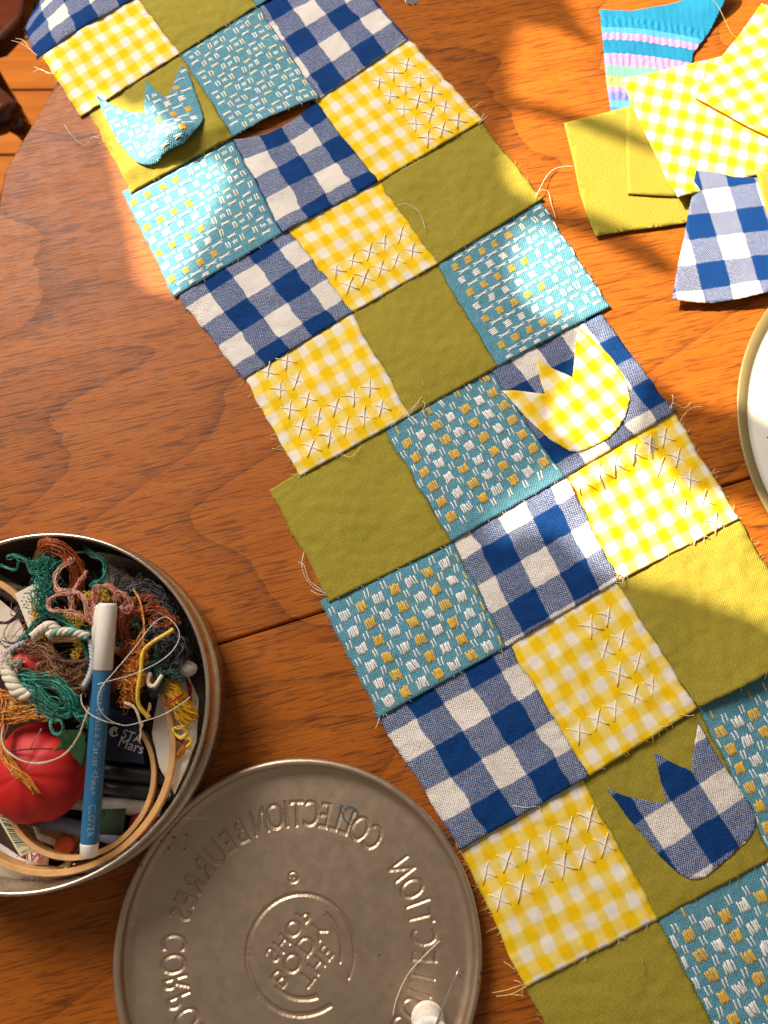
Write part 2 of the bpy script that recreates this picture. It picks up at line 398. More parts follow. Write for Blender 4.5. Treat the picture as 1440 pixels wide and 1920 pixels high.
cur = link_mesh('light_blocker', mb.v, mb.f, plain('light_blocker_grey', (0.34, 0.30, 0.26), 0.9), gc, None, False)
tag(cur, kind='structure'); solid(cur, 0.002)

# ================================================================== fabrics
def hfield(p, s1=55.0, s2=160.0, seed=0.0):
    q = Vector((p[0]*s1+seed, p[1]*s1-seed, seed*0.7)); r = Vector((p[0]*s2-seed, p[1]*s2+seed, seed))
    return noise.noise(q)*0.7+noise.noise(r)*0.3
class Patch:
    """a square of cloth between four photo pixels; u runs along the strip's width, v down the strip"""
    def __init__(s, tl, tr, bl, br, seed, lift=0.0012, z0=0.0005, dome=0.0008, wr=0.0005, over=0.07, side=(1, 1), topsag=0.0, botlift=None, ridge=None, rowseed=0.0, fs=55.0):
        s.fs = fs
        s.c = [P(*q) for q in (tl, tr, bl, br)]; s.seed = seed; s.lift = lift; s.z0 = z0; s.dome = dome; s.wr = wr
        s.over = over; s.side = side; s.sag = topsag; s.bl = botlift; s.ridge = ridge
        s.eseed = rowseed; s.U = ((s.c[1]-s.c[0]).length+(s.c[3]-s.c[2]).length)/2; s.V = ((s.c[2]-s.c[0]).length+(s.c[3]-s.c[1]).length)/2
    def pos(s, u, v):
        a, b, c, d = s.c
        vv_ = v
        if s.sag: vv_ = v+s.sag*math.sin(math.pi*min(1, max(0, u)))*max(0, 1-v*2.5)
        p = (a*(1-u)+b*u)*(1-vv_)+(c*(1-u)+d*u)*vv_
        # slightly uneven edges
        e = noise.noise(Vector((p.x*90, p.y*90, s.eseed)))*0.0012+noise.noise(Vector((p.x*380, p.y*380, s.eseed)))*0.00028
        p = p+Vector((e, e*.8, 0))
        du = min(u if s.side[0] else 1, (1-u) if s.side[1] else 1)*s.U; dv = max(0, min(1-v, 1))*s.V
        puff = (1-math.exp(-max(0, du)/0.0022))*(0.55+0.45*(1-math.exp(-dv/0.002)))
        h = s.z0+s.lift*max(0, v)**1.5+s.dome*puff*(0.55+0.45*math.sin(math.pi*min(1, max(0, v))))
        h += s.wr*1.35*hfield((p.x, p.y), s.fs, seed=s.seed)*(0.3+0.7*puff)+(0.0003 if s.fs > 40 else 0.00014)*noise.noise(Vector((p.x*260, p.y*260, s.seed)))
        # puckers beside the seams
        h += 0.0007*math.exp(-max(0, du)/0.006)*noise.noise(Vector((v*22, s.seed, u*2)))
        h += 0.0006*math.exp(-dv/0.006)*noise.noise(Vector((u*18, s.seed+5, v*2)))
        if s.bl: h += s.bl*max(0, (v-0.55)/0.45)**2*math.sin(math.pi*min(1, max(0.0, u*0.8+0.1)))
        if s.ridge:
            (ua, va, ub, vb, amp, wid) = s.ridge
            dx, dy = ub-ua, vb-va; L2 = dx*dx+dy*dy; t = max(0, min(1, ((u-ua)*dx+(v-va)*dy)/L2))
            dd = math.hypot(u-ua-t*dx, v-va-t*dy)
            h += amp*math.exp(-(dd/wid)**2)
        if v < 0: h = min(h, s.z0+0.0002)
        h = max(h, 0.0003)
        return Vector((p.x, p.y, p.z+h+droop(p)))
    def inv(s, p):
        u, v = 0.5, 0.5
        for _ in range(14):
            q = s.pos(u, v); e = s.c[1]-s.c[0]; f = s.c[2]-s.c[0]; d = p-q.xy
            det = e.x*f.y-e.y*f.x; u += (d.x*f.y-d.y*f.x)/det*0.9; v += (e.x*d.y-e.y*d.x)/det*0.9
        return u, v
    def mesh(s, n=46):
        mb = MB(); uv = []; vs = []; m = n+4
        for j in range(m+1):
            v = -s.over+(1+s.over)*j/m
            for i in range(n+1):
                u = i/n; vs.append(s.pos(u, v)); uv.append((u*s.U, (1-v)*s.V))
        fs = []
        for j in range(m):
            for i in range(n):
                a = j*(n+1)+i; fs.append([a, a+n+1, a+n+2, a+1])
        mb.add(vs, fs); return mb, uv
GM = {}
DARKPX = {(-3, 0): (158, 34), (-1, 2): (567, 78), (0, 1): (553, 322), (1, 0): (457, 592), (3, 2): (1072, 700), (4, 1): (1086, 1088), (5, 0): (857, 1413)}
def gingham_at(x, y):
    ph = (math.pi/2-2*math.pi*x/P_BLUE, math.pi/2-2*math.pi*y/P_BLUE)
    return mat_gingham('navy_gingham', NAVY, WHITE, NAVYMID, P_BLUE, (ph[0] % 6.2832, ph[1] % 6.2832), 1300, 0.10, 0.5, True), ph
def gingham_mat(kind, seed):
    key = (kind, seed)
    if key not in GM:
        r = random.Random(seed*13+5); ph = (r.uniform(0, 6.28), r.uniform(0, 6.28))
        if kind == 'blue': GM[key] = (mat_gingham('navy_gingham', NAVY, WHITE, NAVYMID, P_BLUE, ph, 1300, 0.10, 0.5, True), ph)
        else: GM[key] = (mat_gingham('yellow_gingham', YEL, CREAM, (0.86, 0.65, 0.12), (P_YU, P_YV), ph, 1700, 0.45, 0.8, False), ph)
    return GM[key]
def float_yarn(mb, pos, u0, v0, dx, dy, L, r, mi, bend=0.0, rise=0.00024):
    """a thread lying on the cloth from (u0,v0) along (dx,dy); pos maps metres on the cloth to space"""
    pts = []
    for k in range(5):
        t = k/4-0.5; b = bend*(0.25-t*t)*4
        x = u0+dx*t*L-dy*b; y = v0+dy*t*L+dx*b
        q = pos(x, y); pts.append(q+Vector((0, 0, rise*(1-(2*t)**4)-0.0002)))
    mb.tube(pts, r, 5, mi, flat=0.55)
def teal_floats(pos, U, V, style, seed, inside_fn=None, ang=0.0):
    """pos(x,y) in metres. style A: blocks of yellow and white yarn with little pairs; B: long floats making open squares"""
    r = random.Random(seed); mb = MB(); p = 0.0117; m = 0.0012
    ca, sa = math.cos(ang), math.sin(ang); ox, oy = r.uniform(0, p), r.uniform(0, p)
    N = int(max(U, V)/p)+3
    def put(x, y, dx, dy, L, rad, mi, bend=0.0):
        X = U/2+(x*ca-y*sa); Y = V/2+(x*sa+y*ca); DX, DY = dx*ca-dy*sa, dx*sa+dy*ca
        for t in (-.5, .5):
            a, b = X+DX*L*t, Y+DY*L*t
            if inside_fn:
                if not inside_fn(a, b): return
            elif not (m < a < U-m and m < b < V-m):
                return
        float_yarn(mb, pos, X, Y, DX, DY, L, rad, mi, bend)
    for i in range(-N, N):
        for j in range(-N, N):
            x, y = i*p+ox, j*p+oy; X = U/2+(x*ca-y*sa); Y = V/2+(x*sa+y*ca)
            if not (-p < X < U+p and -p < Y < V+p): continue
            st = style(X/U, Y/V)
            j1 = lambda s_=0.0003: r.uniform(-s_, s_)
            if st == 'A':
                mi = 2 if i % 2 else 0
                for k in range(5): put(x+(k-2)*0.00132+j1(.00018), y+j1(.0005), j1(.08), 1, 0.0067+j1(.0009), 0.00064+j1(.00008), mi)
                for k in (-1, 1): put(x+p/2+k*0.0011+j1(.0002), y+p/2+j1(), 0.06, 1, 0.0058+j1(), 0.00048, 0)
            elif st == 'C':
                mi = 2 if j % 2 else 0
                for k in range(4): put(x+j1(), y+(k-1.5)*0.0013, 1, 0.0, 0.0052+j1(), 0.00064, mi)
                for k in (-1, 1): put(x+p/2+j1(), y+p/2+k*0.0011, 1, 0, 0.0098+j1(), 0.00050, 0, bend=-0.0009*k)
            else:
                c = 1 if (i+j) % 3 else 0
                for k in (-1, 1):
                    put(x+k*0.0009, y+j1(), 0, 1, 0.0062+j1(), 0.00062, c, bend=-0.0002*k)
                    put(x+p/2+j1(), y+p/2+k*0.0008, 1, 0, 0.0066+j1(), 0.00058, 1 if i % 2 else 0, bend=-0.0005*k)
                if (i+j) % 2:
                    for k in (-1, 0, 1): put(x+p*0.5+k*0.0013, y+j1(), 0, 1, 0.0034+j1(), 0.00052, 0)
    return mb
# cross stitch: one little mesh, shared
xm = MB()
for s_ in (1, -1):
    xm.tube([Vector((t*0.0058, s_*t*0.0058+0.0005*math.sin(t*2.0)*s_, 0.00030*(1-t**4)+(0.0003 if s_ > 0 else 0)-0.00014)) for t in (-1, -.6, -.2, .2, .6, 1)], 0.00036, 6)
XME = bpy.data.meshes.new('cross_stitch'); XME.from_pydata(xm.v, [], xm.f); XME.materials.append(M['stitch']); XME.polygons.foreach_set('use_smooth', [True]*len(XME.polygons))
def stitches(th, pobj, patch, ph, cond):
    """crosses over the white checks of a yellow patch"""
    for i in range(-2, 10):
        for j in range(-2, 10):
            x = ((1.5*math.pi-ph[0])/(2*math.pi)+i)*P_YU; y = ((1.5*math.pi-ph[1])/(2*math.pi)+j)*P_YV
            u, v = x/patch.U, 1-y/patch.V
            if not (0.05 < u < 0.95 and 0.05 < v < 0.95 and cond(u, v)): continue
            q = patch.pos(u, v); e = patch.pos(u+.02, v)-patch.pos(u-.02, v); f = patch.pos(u, v+.02)-patch.pos(u, v-.02)
            o = bpy.data.objects.new('cross_stitch', XME); COL.objects.link(o); o.parent = pobj
            X = e.normalized(); Z = e.cross(-f).normalized(); Y = Z.cross(X)
            o.matrix_local = Matrix.Translation(q-th.o+Z*0.00008) @ Matrix((X, Y, Z)).transposed().to_4x4() @ Matrix.Rotation(random.uniform(-.16, .16), 4, 'Z') @ Matrix.Scale(random.uniform(.80, .95), 4)
def fray(mb, patch, side, n, lo, hi, mi, r=0.00014, curl=0.5):
    for _ in range(n):
        t = random.random()
        if side == 'l': q = patch.pos(0.004, t); d = patch.pos(0.0, t)-patch.pos(0.1, t)
        elif side == 'r': q = patch.pos(0.996, t); d = patch.pos(1.0, t)-patch.pos(0.9, t)
        else: q = patch.pos(t, 0.995); d = patch.pos(t, 1.0)-patch.pos(t, 0.9)
        d.z = 0; d.normalize(); nrm = Vector((-d.y, d.x, 0)); L = random.uniform(lo, hi)*(1 if random.random() < .8 else 2.2); w = random.uniform(-curl, curl)
        a = random.uniform(-.7, .7)
        pts = [q+(d*math.cos(a)+nrm*math.sin(a))*(L*k/4)+nrm*(w*L*(k/4)**2)+Vector((0, 0, 0.0002-0.0003*k/4)) for k in range(5)]
        mb.tube(pts, r, 4, mi)
def thread_part(th, name, pix, z, r, mat, parent=None, label=None, n=8):
    pts = catmull([P(a, b, z if len(q) == 0 else q[0]) for (a, b, *q) in pix], n); mb = MB(); mb.tube(pts, r, 5)
    return th.part(name, mb, mat, parent, label=label)
KIND = ['blue', 'yellow', 'olive', 'teal']
ROWS = {
 -3: [(-22, -95), (175, -190), (330, -270), (480, -350), (66, 106), (262, -4), (410, -90), (560, -170)],
 -2: [(74, 97), (256, -4), (402, -85), (555, -165), (153, 222), (338, 104), (484, 14), (640, -70)],
 -1: [(166, 212), (340, 106), (487, 18), (648, -64), (248, 364), (440, 260), (600, 188), (766, 76)],
 0: [(235, 373), (437, 264), (590, 190), (774, 82), (328, 560), (530, 440), (709, 344), (906, 228)],
 1: [(333, 556), (540, 429), (710, 341), (905, 234), (456, 714), (661, 588), (822, 496), (1017, 376)],
 2: [(459, 713), (660, 588), (820, 498), (1016, 380), (562, 895), (769, 780), (932, 690), (1142, 578)],
 3: [(513, 932), (722, 808), (916, 692), (1128, 590), (618, 1130), (846, 1018), (1058, 896), (1264, 774)],
 4: [(608, 1140), (850, 1018), (1064, 894), (1268, 780), (712, 1345), (950, 1213), (1158, 1090), (1384, 974)],
 5: [(711, 1350), (958, 1216), (1157, 1091), (1386, 976), (862, 1592), (1103, 1454), (1304, 1328), (1520, 1215)],
 6: [(858, 1588), (1095, 1466), (1312, 1334), (1520, 1225), (985, 1850), (1233, 1722), (1445, 1608), (1660, 1500)],
 7: [(984, 1848), (1231, 1718), (1445, 1606), (1660, 1500), (1118, 2110), (1368, 1985), (1590, 1870), (1800, 1760)]}
RLAB = {-3: 'cut off by the top left corner of the picture', -2: 'second from the top left corner, with plain yellow gingham first', -1: 'with the curled teal tulip cutout on its olive patch',
 0: 'with the sunlit teal patch at its left end', 1: 'with blue check at left, stitched yellow and olive', 2: 'with the fully cross stitched yellow patch at its left end', 3: 'with the yellow tulip cutout on its blue check patch',
 4: 'with a brightly sunlit yellow patch at its right end', 5: 'with the large blue check patch just above the lid', 6: 'with the blue tulip cutout on its olive patch', 7: 'lowest of all, running off the bottom edge of the picture'}
PLAB = {'blue': 'navy and white gingham patch', 'yellow': 'yellow and white gingham patch', 'olive': 'plain olive green patch', 'teal': 'teal patch with white and yellow woven dashes'}
STC = {(0, 2): lambda u, v: u > 0.50 and u < 0.93, (1, 1): lambda u, v: v > 0.55, (2, 0): lambda u, v: not (u > 0.45 and v < 0.5), (4, 2): lambda u, v: u > 0.62 or v < .2,
       (5, 1): lambda u, v: (u > 0.52 or v > 0.62) and v < .87, (6, 0): lambda u, v: v < 0.50}
FM = {'blue': 'threadb', 'yellow': 'thready', 'olive': 'threado', 'teal': 'threadt'}
PT = {}; THR = {}
for r, q in ROWS.items():
    th = Thing('patchwork_strip', 'patchwork strip of sewn squares '+RLAB[r], 'fabric strip', (*((P(*q[4])+P(*q[7]))/2).xy, 0), 'patchwork strips laid row by row')
    THR[r] = th; frm = MB(); fmats = [M['threadw'], M['thready'], M['threadb'], M['threado'], M['threadt']]; fidx = {'yellow': 1, 'blue': 2, 'olive': 3, 'teal': 4}
    for c in range(3):
        kind = KIND[(r+3+c) % 4]
        kw = dict(seed=r*7.3+c*3.1+40, wr=0.0009, rowseed=r*3.7)
        if kind == 'olive': kw.update(wr=0.0015, dome=0.0009, fs=30.0)
        if kind == 'blue': kw.update(wr=0.0012)
        if (r, c) == (-1, 1): kw.update(botlift=0.004)
        if (r, c) == (0, 1): kw.update(topsag=0.10, over=0.0, z0=0.0008)
        if (r, c) == (-1, 0): kw.update(ridge=(0.05, 0.80, 0.95, 0.86, 0.004, 0.11))
        if (r, c) == (4, 2): kw.update(ridge=(0.02, 0.16, 0.62, 0.08, 0.0040, 0.09))
        if (r, c) == (5, 2): kw.update(botlift=0.006, wr=0.0018)
        if (r, c) in ((6, 0), (6, 1)): kw.update(over=0.03)
        if r == 5: kw.update(lift=0.0030)
        pt = Patch(q[c], q[c+1], q[c+4], q[c+5], side=(1, 1), **kw); PT[(r, c)] = pt
        mb, uv = pt.mesh(); ph = None
        if (r, c) in DARKPX:
            u, v = pt.inv(P(*DARKPX[(r, c)], 0.001).xy); mat, ph = gingham_at(u*pt.U, (1-v)*pt.V)
        elif kind in ('blue', 'yellow'): mat, ph = gingham_mat(kind, r*3+c)
        else: mat = M[kind]
        lab = PLAB[kind]+(' with cream cross stitches' if (r, c) in STC else '')
        po = th.part('patch', mb, mat, label=lab, uv=uv); solid(po, 0.00035)
        if (r, c) in STC: stitches(th, po, pt, ph, STC[(r, c)])
        if kind == 'teal' and r < 8 and (r, c) != (-2, 2):
            U, V = pt.U, pt.V
            style = (lambda u, v: 'A') if r >= 3 else (lambda u, v: 'B') if (r, c) == (-1, 1) else (lambda u, v: 'C' if u < 0.52 else 'B') if (r, c) == (0, 0) else (lambda u, v: 'C' if u < 0.70 else 'B')
            fm = teal_floats(lambda x, y, pt=pt, U=U, V=V: pt.pos(x/U, 1-y/V), U, V, style, 50+r*5+c)
            th.part('woven_dashes', fm, [M['floatw'], M['floatc'], M['floaty']], po, kind='stuff')
        if c == 0: fray(frm, pt, 'l', 16 if kind in ('yellow', 'blue') else 9, 0.001, 0.003, fidx[kind])
        if c == 2: fray(frm, pt, 'r', 14, 0.001, 0.003, fidx[kind])
        fray(frm, pt, 'b', 8, 0.001, 0.0025, random.choice([0, fidx[kind]]), 0.00012)
        if c == 0 and kind == 'yellow': fray(frm, pt, 'l', 4, 0.003, 0.007, 1)
    th.part('frayed_threads', frm, fmats, kind='stuff')
# loose ends of thread that hang from single strips
LT = [(-3, [(22, 76), (36, 80), (50, 88), (62, 98)], 'threadw'), (-3, [(30, 72), (44, 76), (56, 92), (70, 104)], 'threadw'), (-2, [(60, 137), (76, 130), (92, 138), (104, 132)], 'threadw'), (-2, [(64, 125), (82, 133), (98, 138), (108, 130)], 'threadw'),
 (-1, [(121, 234), (133, 252), (149, 268), (162, 271), (172, 258), (186, 258)], 'threadw'), (-1, [(186, 270), (196, 266), (206, 275)], 'threado'),
 (1, [(745, 385), (762, 382), (780, 392), (792, 410), (797, 428)], 'threadw'),
 (2, [(765, 782), (780, 760), (790, 745), (795, 730), (792, 715)], 'threadw'), (2, [(740, 795), (752, 772), (770, 768), (785, 752), (797, 758), (790, 772)], 'threadw'), (2, [(643, 852), (656, 857), (668, 848), (676, 838)], 'thready'),
 (2, [(1003, 372), (1013, 352), (1024, 332), (1038, 318), (1058, 312), (1075, 312)], 'threadw'), (2, [(1005, 365), (1015, 356), (1028, 360), (1033, 380), (1042, 408)], 'threadw'),
 (3, [(570, 1035), (566, 1060), (574, 1085), (590, 1103), (610, 1112)], 'threadw'), (3, [(559, 1054), (570, 1060), (580, 1088), (606, 1108)], 'threadw'), (3, [(583, 1107), (596, 1114), (612, 1115)], 'threadw'),
 (3, [(1255, 765), (1264, 756), (1282, 765), (1296, 754)], 'threadw'), (3, [(1258, 768), (1262, 748), (1260, 740)], 'threadw'), (3, [(1275, 790), (1285, 775), (1298, 765), (1318, 762)], 'threadw'),
 (4, [(712, 1345), (707, 1360), (703, 1366)], 'threadw'), (4, [(1156, 1092), (1166, 1092), (1170, 1082), (1160, 1078), (1154, 1086)], 'threadw'), (4, [(1150, 1072), (1164, 1078), (1168, 1094)], 'threadw'),
 (5, [(1268, 1338), (1290, 1342), (1302, 1341)], 'threadw'), (5, [(1228, 1365), (1248, 1362), (1258, 1358)], 'threadw'), (5, [(962, 1510), (985, 1514), (1010, 1512), (1014, 1522)], 'threadw'),
 (6, [(922, 1862), (950, 1856), (980, 1846)], 'thready'), (6, [(930, 1868), (958, 1864), (986, 1850)], 'thready'), (6, [(944, 1803), (958, 1812), (968, 1822)], 'thready'), (6, [(958, 1865), (974, 1866), (984, 1868)], 'thready'), (6, [(963, 1838), (976, 1842), (984, 1852)], 'thready'),
 (7, [(1203, 1796), (1206, 1812), (1209, 1828)], 'threado'), (1, [(895, 230), (902, 222), (908, 213)], 'threadw'), (1, [(897, 233), (906, 224), (914, 218)], 'threadw'), (0, [(868, 200), (884, 203), (898, 194), (906, 190)], 'thready'), (0, [(803, 122), (812, 132), (824, 150)], 'threadw')]
for r, pix, m in LT:
    thread_part(THR[r], 'loose_thread', [(a, b, 0.0032+0.0012*math.sin(i*1.7)) if r not in (-3, -2) else (a, b, 0.002) for i, (a, b) in enumerate(pix)], 0.003, 0.00022, M[m])
# ---- cut-out cloth shapes
def cloth_shape(poly_px, zf, step=0.0022, uvrot=0.0, uvo=(0, 0), rough=0.00025, zref=0.002, seed=0):
    """triangulated sheet inside a pixel outline; zf(p) gives its height"""
    ol = []
    for a, b in zip(poly_px, poly_px[1:]+poly_px[:1]):
        A, B = P(a[0], a[1], zref).xy, P(b[0], b[1], zref).xy; k = max(1, int((B-A).length/0.0018))
        for i in range(k): ol.append(A+(B-A)*(i/k))
    ol = [q+Vector((noise.noise(Vector((q.x*500, q.y*500, seed))), noise.noise(Vector((q.x*500, q.y*500, seed+9)))))*rough for q in ol]
    xs = [q.x for q in ol]; ys_ = [q.y for q in ol]; pl = [(q.x, q.y) for q in ol]; pts = list(ol)
    x = min(xs)
    while x < max(xs):
        y = min(ys_)
        while y < max(ys_):
            a, b = x+random.uniform(-.2, .2)*step, y+random.uniform(-.2, .2)*step
            if inside(pl, a, b): pts.append(Vector((a, b)))
            y += step
        x += step
    n = len(ol); cv, ce, cf = delaunay_2d_cdt(pts, [(i, (i+1) % n) for i in range(n)], [], 1, 1e-7)[:3]
    fs = [list(f) for f in cf if inside(pl, sum(cv[i].x for i in f)/3, sum(cv[i].y for i in f)/3)]
    ca, sa = math.cos(uvrot), math.sin(uvrot); mb = MB()
    mb.add([Vector((q.x, q.y, zf(Vector((q.x, q.y))))) for q in cv], fs)
    uv = [(q.x*ca-q.y*sa+uvo[0], q.x*sa+q.y*ca+uvo[1]) for q in cv]
    cloth_shape.at = lambda p: (p.x*ca-p.y*sa+uvo[0], p.x*sa+p.y*ca+uvo[1])
    return mb, uv, pl
def patch_z(pt, p):
    """height of the patch surface below point p (nearest in a coarse search)"""
    u, v = pt.inv(p)
    return pt.pos(u, v).z
UVR = -math.atan2((P(1158, 1090)-P(948, 1213)).y, (P(1158, 1090)-P(948, 1213)).x)
# yellow tulip
T1 = [(941, 730), (985, 733), (1022, 739), (1014, 712), (1004, 672), (1038, 690), (1074, 707), (1079, 660), (1083, 612), (1105, 628), (1127, 649), (1150, 672), (1166, 698), (1178, 722), (1182, 748), (1173, 781), (1160, 802), (1140, 822), (1105, 840), (1087, 846), (1069, 845), (1033, 825), (1004, 799), (985, 780), (971, 763)]
mb, uv, _ = cloth_shape(T1, lambda p: patch_z(PT[(3, 2)], p)+0.0007+0.0003*hfield((p.x, p.y), seed=3), uvrot=UVR+R(-6), zref=0.003)
o = single('tulip_cutout', mb, gingham_mat('yellow', 77)[0], 'yellow gingham tulip cutout lying on the blue check patch', 'fabric cutout', group='tulip cutouts', uv=uv); solid(o, 0.0003)
T2 = [(1138, 1478), (1170, 1492), (1208, 1500), (1251, 1507), (1242, 1470), (1228, 1410), (1262, 1430), (1297, 1446), (1302, 1400), (1312, 1353), (1330, 1388), (1353, 1428), (1374, 1458), (1392, 1484), (1408, 1506), (1419, 1528), (1419, 1548), (1412, 1562), (1396, 1582), (1372, 1604), (1343, 1630), (1325, 1642), (1307, 1649), (1292, 1648), (1270, 1636), (1239, 1606), (1202, 1561), (1174, 1528), (1158, 1504)]
mb, uv, _ = cloth_shape(T2, lambda p: patch_z(PT[(6, 1)], p)+0.0007+0.0003*hfield((p.x, p.y), seed=6), uvrot=UVR, rough=0.0005, uvo=(0.004, 0.012), zref=0.003)
o = single('tulip_cutout', mb, gingham_at(*cloth_shape.at(P(1341, 1573, .003)))[0], 'navy gingham tulip cutout lying on an olive patch', 'fabric cutout', group='tulip cutouts', uv=uv); solid(o, 0.0003)
# teal tulip with a lifted lower right edge
T3 = [(179, 177), (193, 186), (208, 195), (229, 205), (250, 211), (271, 212), (271, 180), (273, 150), (283, 160), (293, 171), (305, 179), (317, 184), (321, 168), (327, 154), (333, 136), (341, 121), (351, 131), (358, 148), (364, 168), (371, 186), (377, 204), (381, 222), (377, 236), (360, 250), (341, 260), (314, 273), (304, 285), (293, 302), (281, 308), (268, 308), (256, 304), (243, 292), (222, 267), (206, 236), (193, 210)]
A3, B3 = P(250, 215, .004).xy, P(352, 268, .004).xy
def z3(p):
    t = (p-A3).dot((B3-A3))/(B3-A3).length_squared
    c = P(330, 262, 0.004).xy; d = (p-c).length
    l = 0.011*math.exp(-(d/0.016)**2)
    a, b = P(179, 177, 0).xy, P(208, 200, 0).xy
    l += 0.003*math.exp(-((p-a).length/0.008)**2)
    return patch_z(PT[(-1, 0)], p)+0.0014+l+0.0004*hfield((p.x, p.y), seed=9)
# the lifted rim is drawn where the photograph shows it: unproject the outline at its own height
T3b = []
for a, b in T3:
    z = z3(P(a, b, 0.004).xy); q = P(a, b, z); back = q
    # pixel of the foot point below q on the reference plane used by cloth_shape
    v = Vector((q.x, q.y, 0.002))-CAMP; c_, s_ = math.cos(TILT), math.sin(TILT)
    xc = v.x; yc = v.y*c_+v.z*s_; zc = v.y*s_-v.z*c_
    T3b.append((720+FPX*xc/zc, 960-FPX*yc/zc))
mb, uv, pl3 = cloth_shape(T3b, z3, step=0.0016, uvrot=UVR)
o = single('tulip_cutout', mb, M['teal'], 'teal tulip cutout with white dashes, its lower edge curling up in the sun', 'fabric cutout', group='tulip cutouts', uv=uv); solid(o, 0.0003)
xs = [q[0] for q in pl3]; ys_ = [q[1] for q in pl3]; x0, y0 = min(xs), min(ys_)
U3, V3 = max(xs)-x0, max(ys_)-y0
fm = teal_floats(lambda x, y: Vector((x0+x, y0+y, z3(Vector((x0+x, y0+y))))), U3, V3, lambda u, v: 'C' if u > 0.55 and v > .25 else 'B', 99, lambda a, b: inside(pl3, x0+a, y0+b), R(28))
tf = link_mesh('woven_dashes', fm.v, fm.f, [M['floatw'], M['floatc'], M['floaty']], o.location, o, True, fm.mi); tag(tf, kind='stuff')
# ---- loose scraps at the upper right
def flatz(z0, amp, seed, lift=None):
    def f(p):
        z = z0+amp*(0.6+hfield((p.x, p.y), 40, 120, seed))
        if lift:
            for (cx, cy, h, rad) in lift:
                z += h*math.exp(-((p-P(cx, cy).xy).length/rad)**2)
        return max(z, 0.0006)
    return f
SEER = P(1125, 17).y-P(1146, 212).y+0.004
def mat_seersucker():
    t = NT('striped_seersucker'); uvv, u, v = t.uvsplit()
    w = t.math('ADD', v, t.math('MULTIPLY', t.math('MULTIPLY', u, u), 2.2))
    cr = t.n('ShaderNodeValToRGB'); t.set(cr.inputs[0], t.math('MULTIPLY', w, 1/SEER)); cr.color_ramp.interpolation = 'CONSTANT'
    st = [(0.0, (0.05, 0.20, 0.40)), (0.03, (0.10, 0.27, 0.42)), (0.10, (0.14, 0.16, 0.42)), (0.17, (0.30, 0.19, 0.38)), (0.22, (0.32, 0.37, 0.12)), (0.31, (0.14, 0.33, 0.26)), (0.41, (0.33, 0.20, 0.38)), (0.52, (0.010, 0.16, 0.30)), (0.645, (0.33, 0.20, 0.38)), (0.71, (0.06, 0.25, 0.40)), (0.765, (0.010, 0.17, 0.31))]
    while len(cr.color_ramp.elements) < len(st): cr.color_ramp.elements.new(0.5)
    for e, (p_, c_) in zip(cr.color_ramp.elements, st): e.position = p_; e.color = (*c_, 1)
    n = t.noise(t.comb(t.math('MULTIPLY', u, 700), t.math('MULTIPLY', v, 90)), 1.0, 2)
    return t.fin(cr.outputs[0], 0.85, t.bump(n, 0.5, 0.0006), Specular_IOR_Level=0.15)
S = [(1125, 17), (1182, 20), (1240, 11), (1300, -4), (1358, -30), (1352, 18), (1330, 60), (1300, 100), (1290, 190), (1220, 215), (1146, 212), (1137, 150), (1132, 90)]
sz = flatz(0.0012, 0.0012, 3, [(1358, -10, 0.012, 0.02)])
def szz(p):
    q = p-P(1146, 212).xy; w_ = (q.y+2.2*q.x*q.x)/SEER; band = 1.0 if (.41 < w_ < .52 or .645 < w_ < .71 or .77 < w_ < .86 or .1 < w_ < .31) else 0.15
    return sz(p)+0.0006*band*math.sin(q.x*1250+2*noise.noise(Vector((q.x*150, q.y*200, 0))))
mb, uv, _ = cloth_shape(S, szz, step=0.0014, uvo=(-P(1146, 212).x, -P(1146, 212).y))
o = single('fabric_scrap', mb, mat_seersucker(), 'seersucker scrap striped in blue, lilac and mint, its corner lifted', 'fabric scrap', group='loose fabric scraps', uv=uv); solid(o, 0.0006)
S = [(1057, 232), (1120, 216), (1190, 198), (1330, 180), (1330, 412), (1250, 424), (1180, 433), (1117, 444), (1098, 400), (1084, 350), (1074, 300)]
mb, uv, _ = cloth_shape(S, flatz(0.0022, 0.0008, 13), 0.004, UVR)
o = single('fabric_scrap', mb, M['olive'], 'larger olive scrap lying bright in the sun left of the others', 'fabric scrap', group='loose fabric scraps', uv=uv); solid(o, 0.0006)
S = [(1172, 208), (1240, 190), (1340, 185), (1340, 372), (1250, 371), (1175, 367), (1173, 290)]
mb, uv, _ = cloth_shape(S, flatz(0.0038, 0.0007, 17), 0.004, 0)
o = single('fabric_scrap', mb, M['olive'], 'smaller olive scrap tucked between the large olive scrap and yellow gingham', 'fabric scrap', group='loose fabric scraps', uv=uv); solid(o, 0.0006)
S = [(1161, 158), (1230, 143), (1345, 115), (1470, 90), (1500, 310), (1440, 328), (1360, 350), (1263, 384), (1250, 356), (1235, 318), (1200, 245), (1178, 195)]
mb, uv, _ = cloth_shape(S, flatz(0.0058, 0.0010, 23, [(1263, 384, 0.004, 0.015)]), 0.004, R(14))
o = single('fabric_scrap', mb, gingham_mat('yellow', 31)[0], 'yellow gingham scrap lying over the olive and striped scraps', 'fabric scrap', group='loose fabric scraps', uv=uv); solid(o, 0.0006)
S = [(1420, 22), (1520, 60), (1600, 160), (1560, 330), (1440, 272), (1380, 242), (1293, 193), (1330, 140), (1375, 85)]
mb, uv, _ = cloth_shape(S, flatz(0.0085, 0.0010, 29), 0.004, R(62))
o = single('fabric_scrap', mb, gingham_mat('yellow', 37)[0], 'topmost yellow gingham scrap with hemmed edge at the top right corner', 'fabric scrap', group='loose fabric scraps', uv=uv); solid(o, 0.0006)
S = [(1300, 328), (1340, 332), (1372, 341), (1415, 343), (1500, 352), (1500, 560), (1440, 556), (1390, 566), (1330, 573), (1256, 569), (1264, 520), (1280, 440), (1292, 375)]
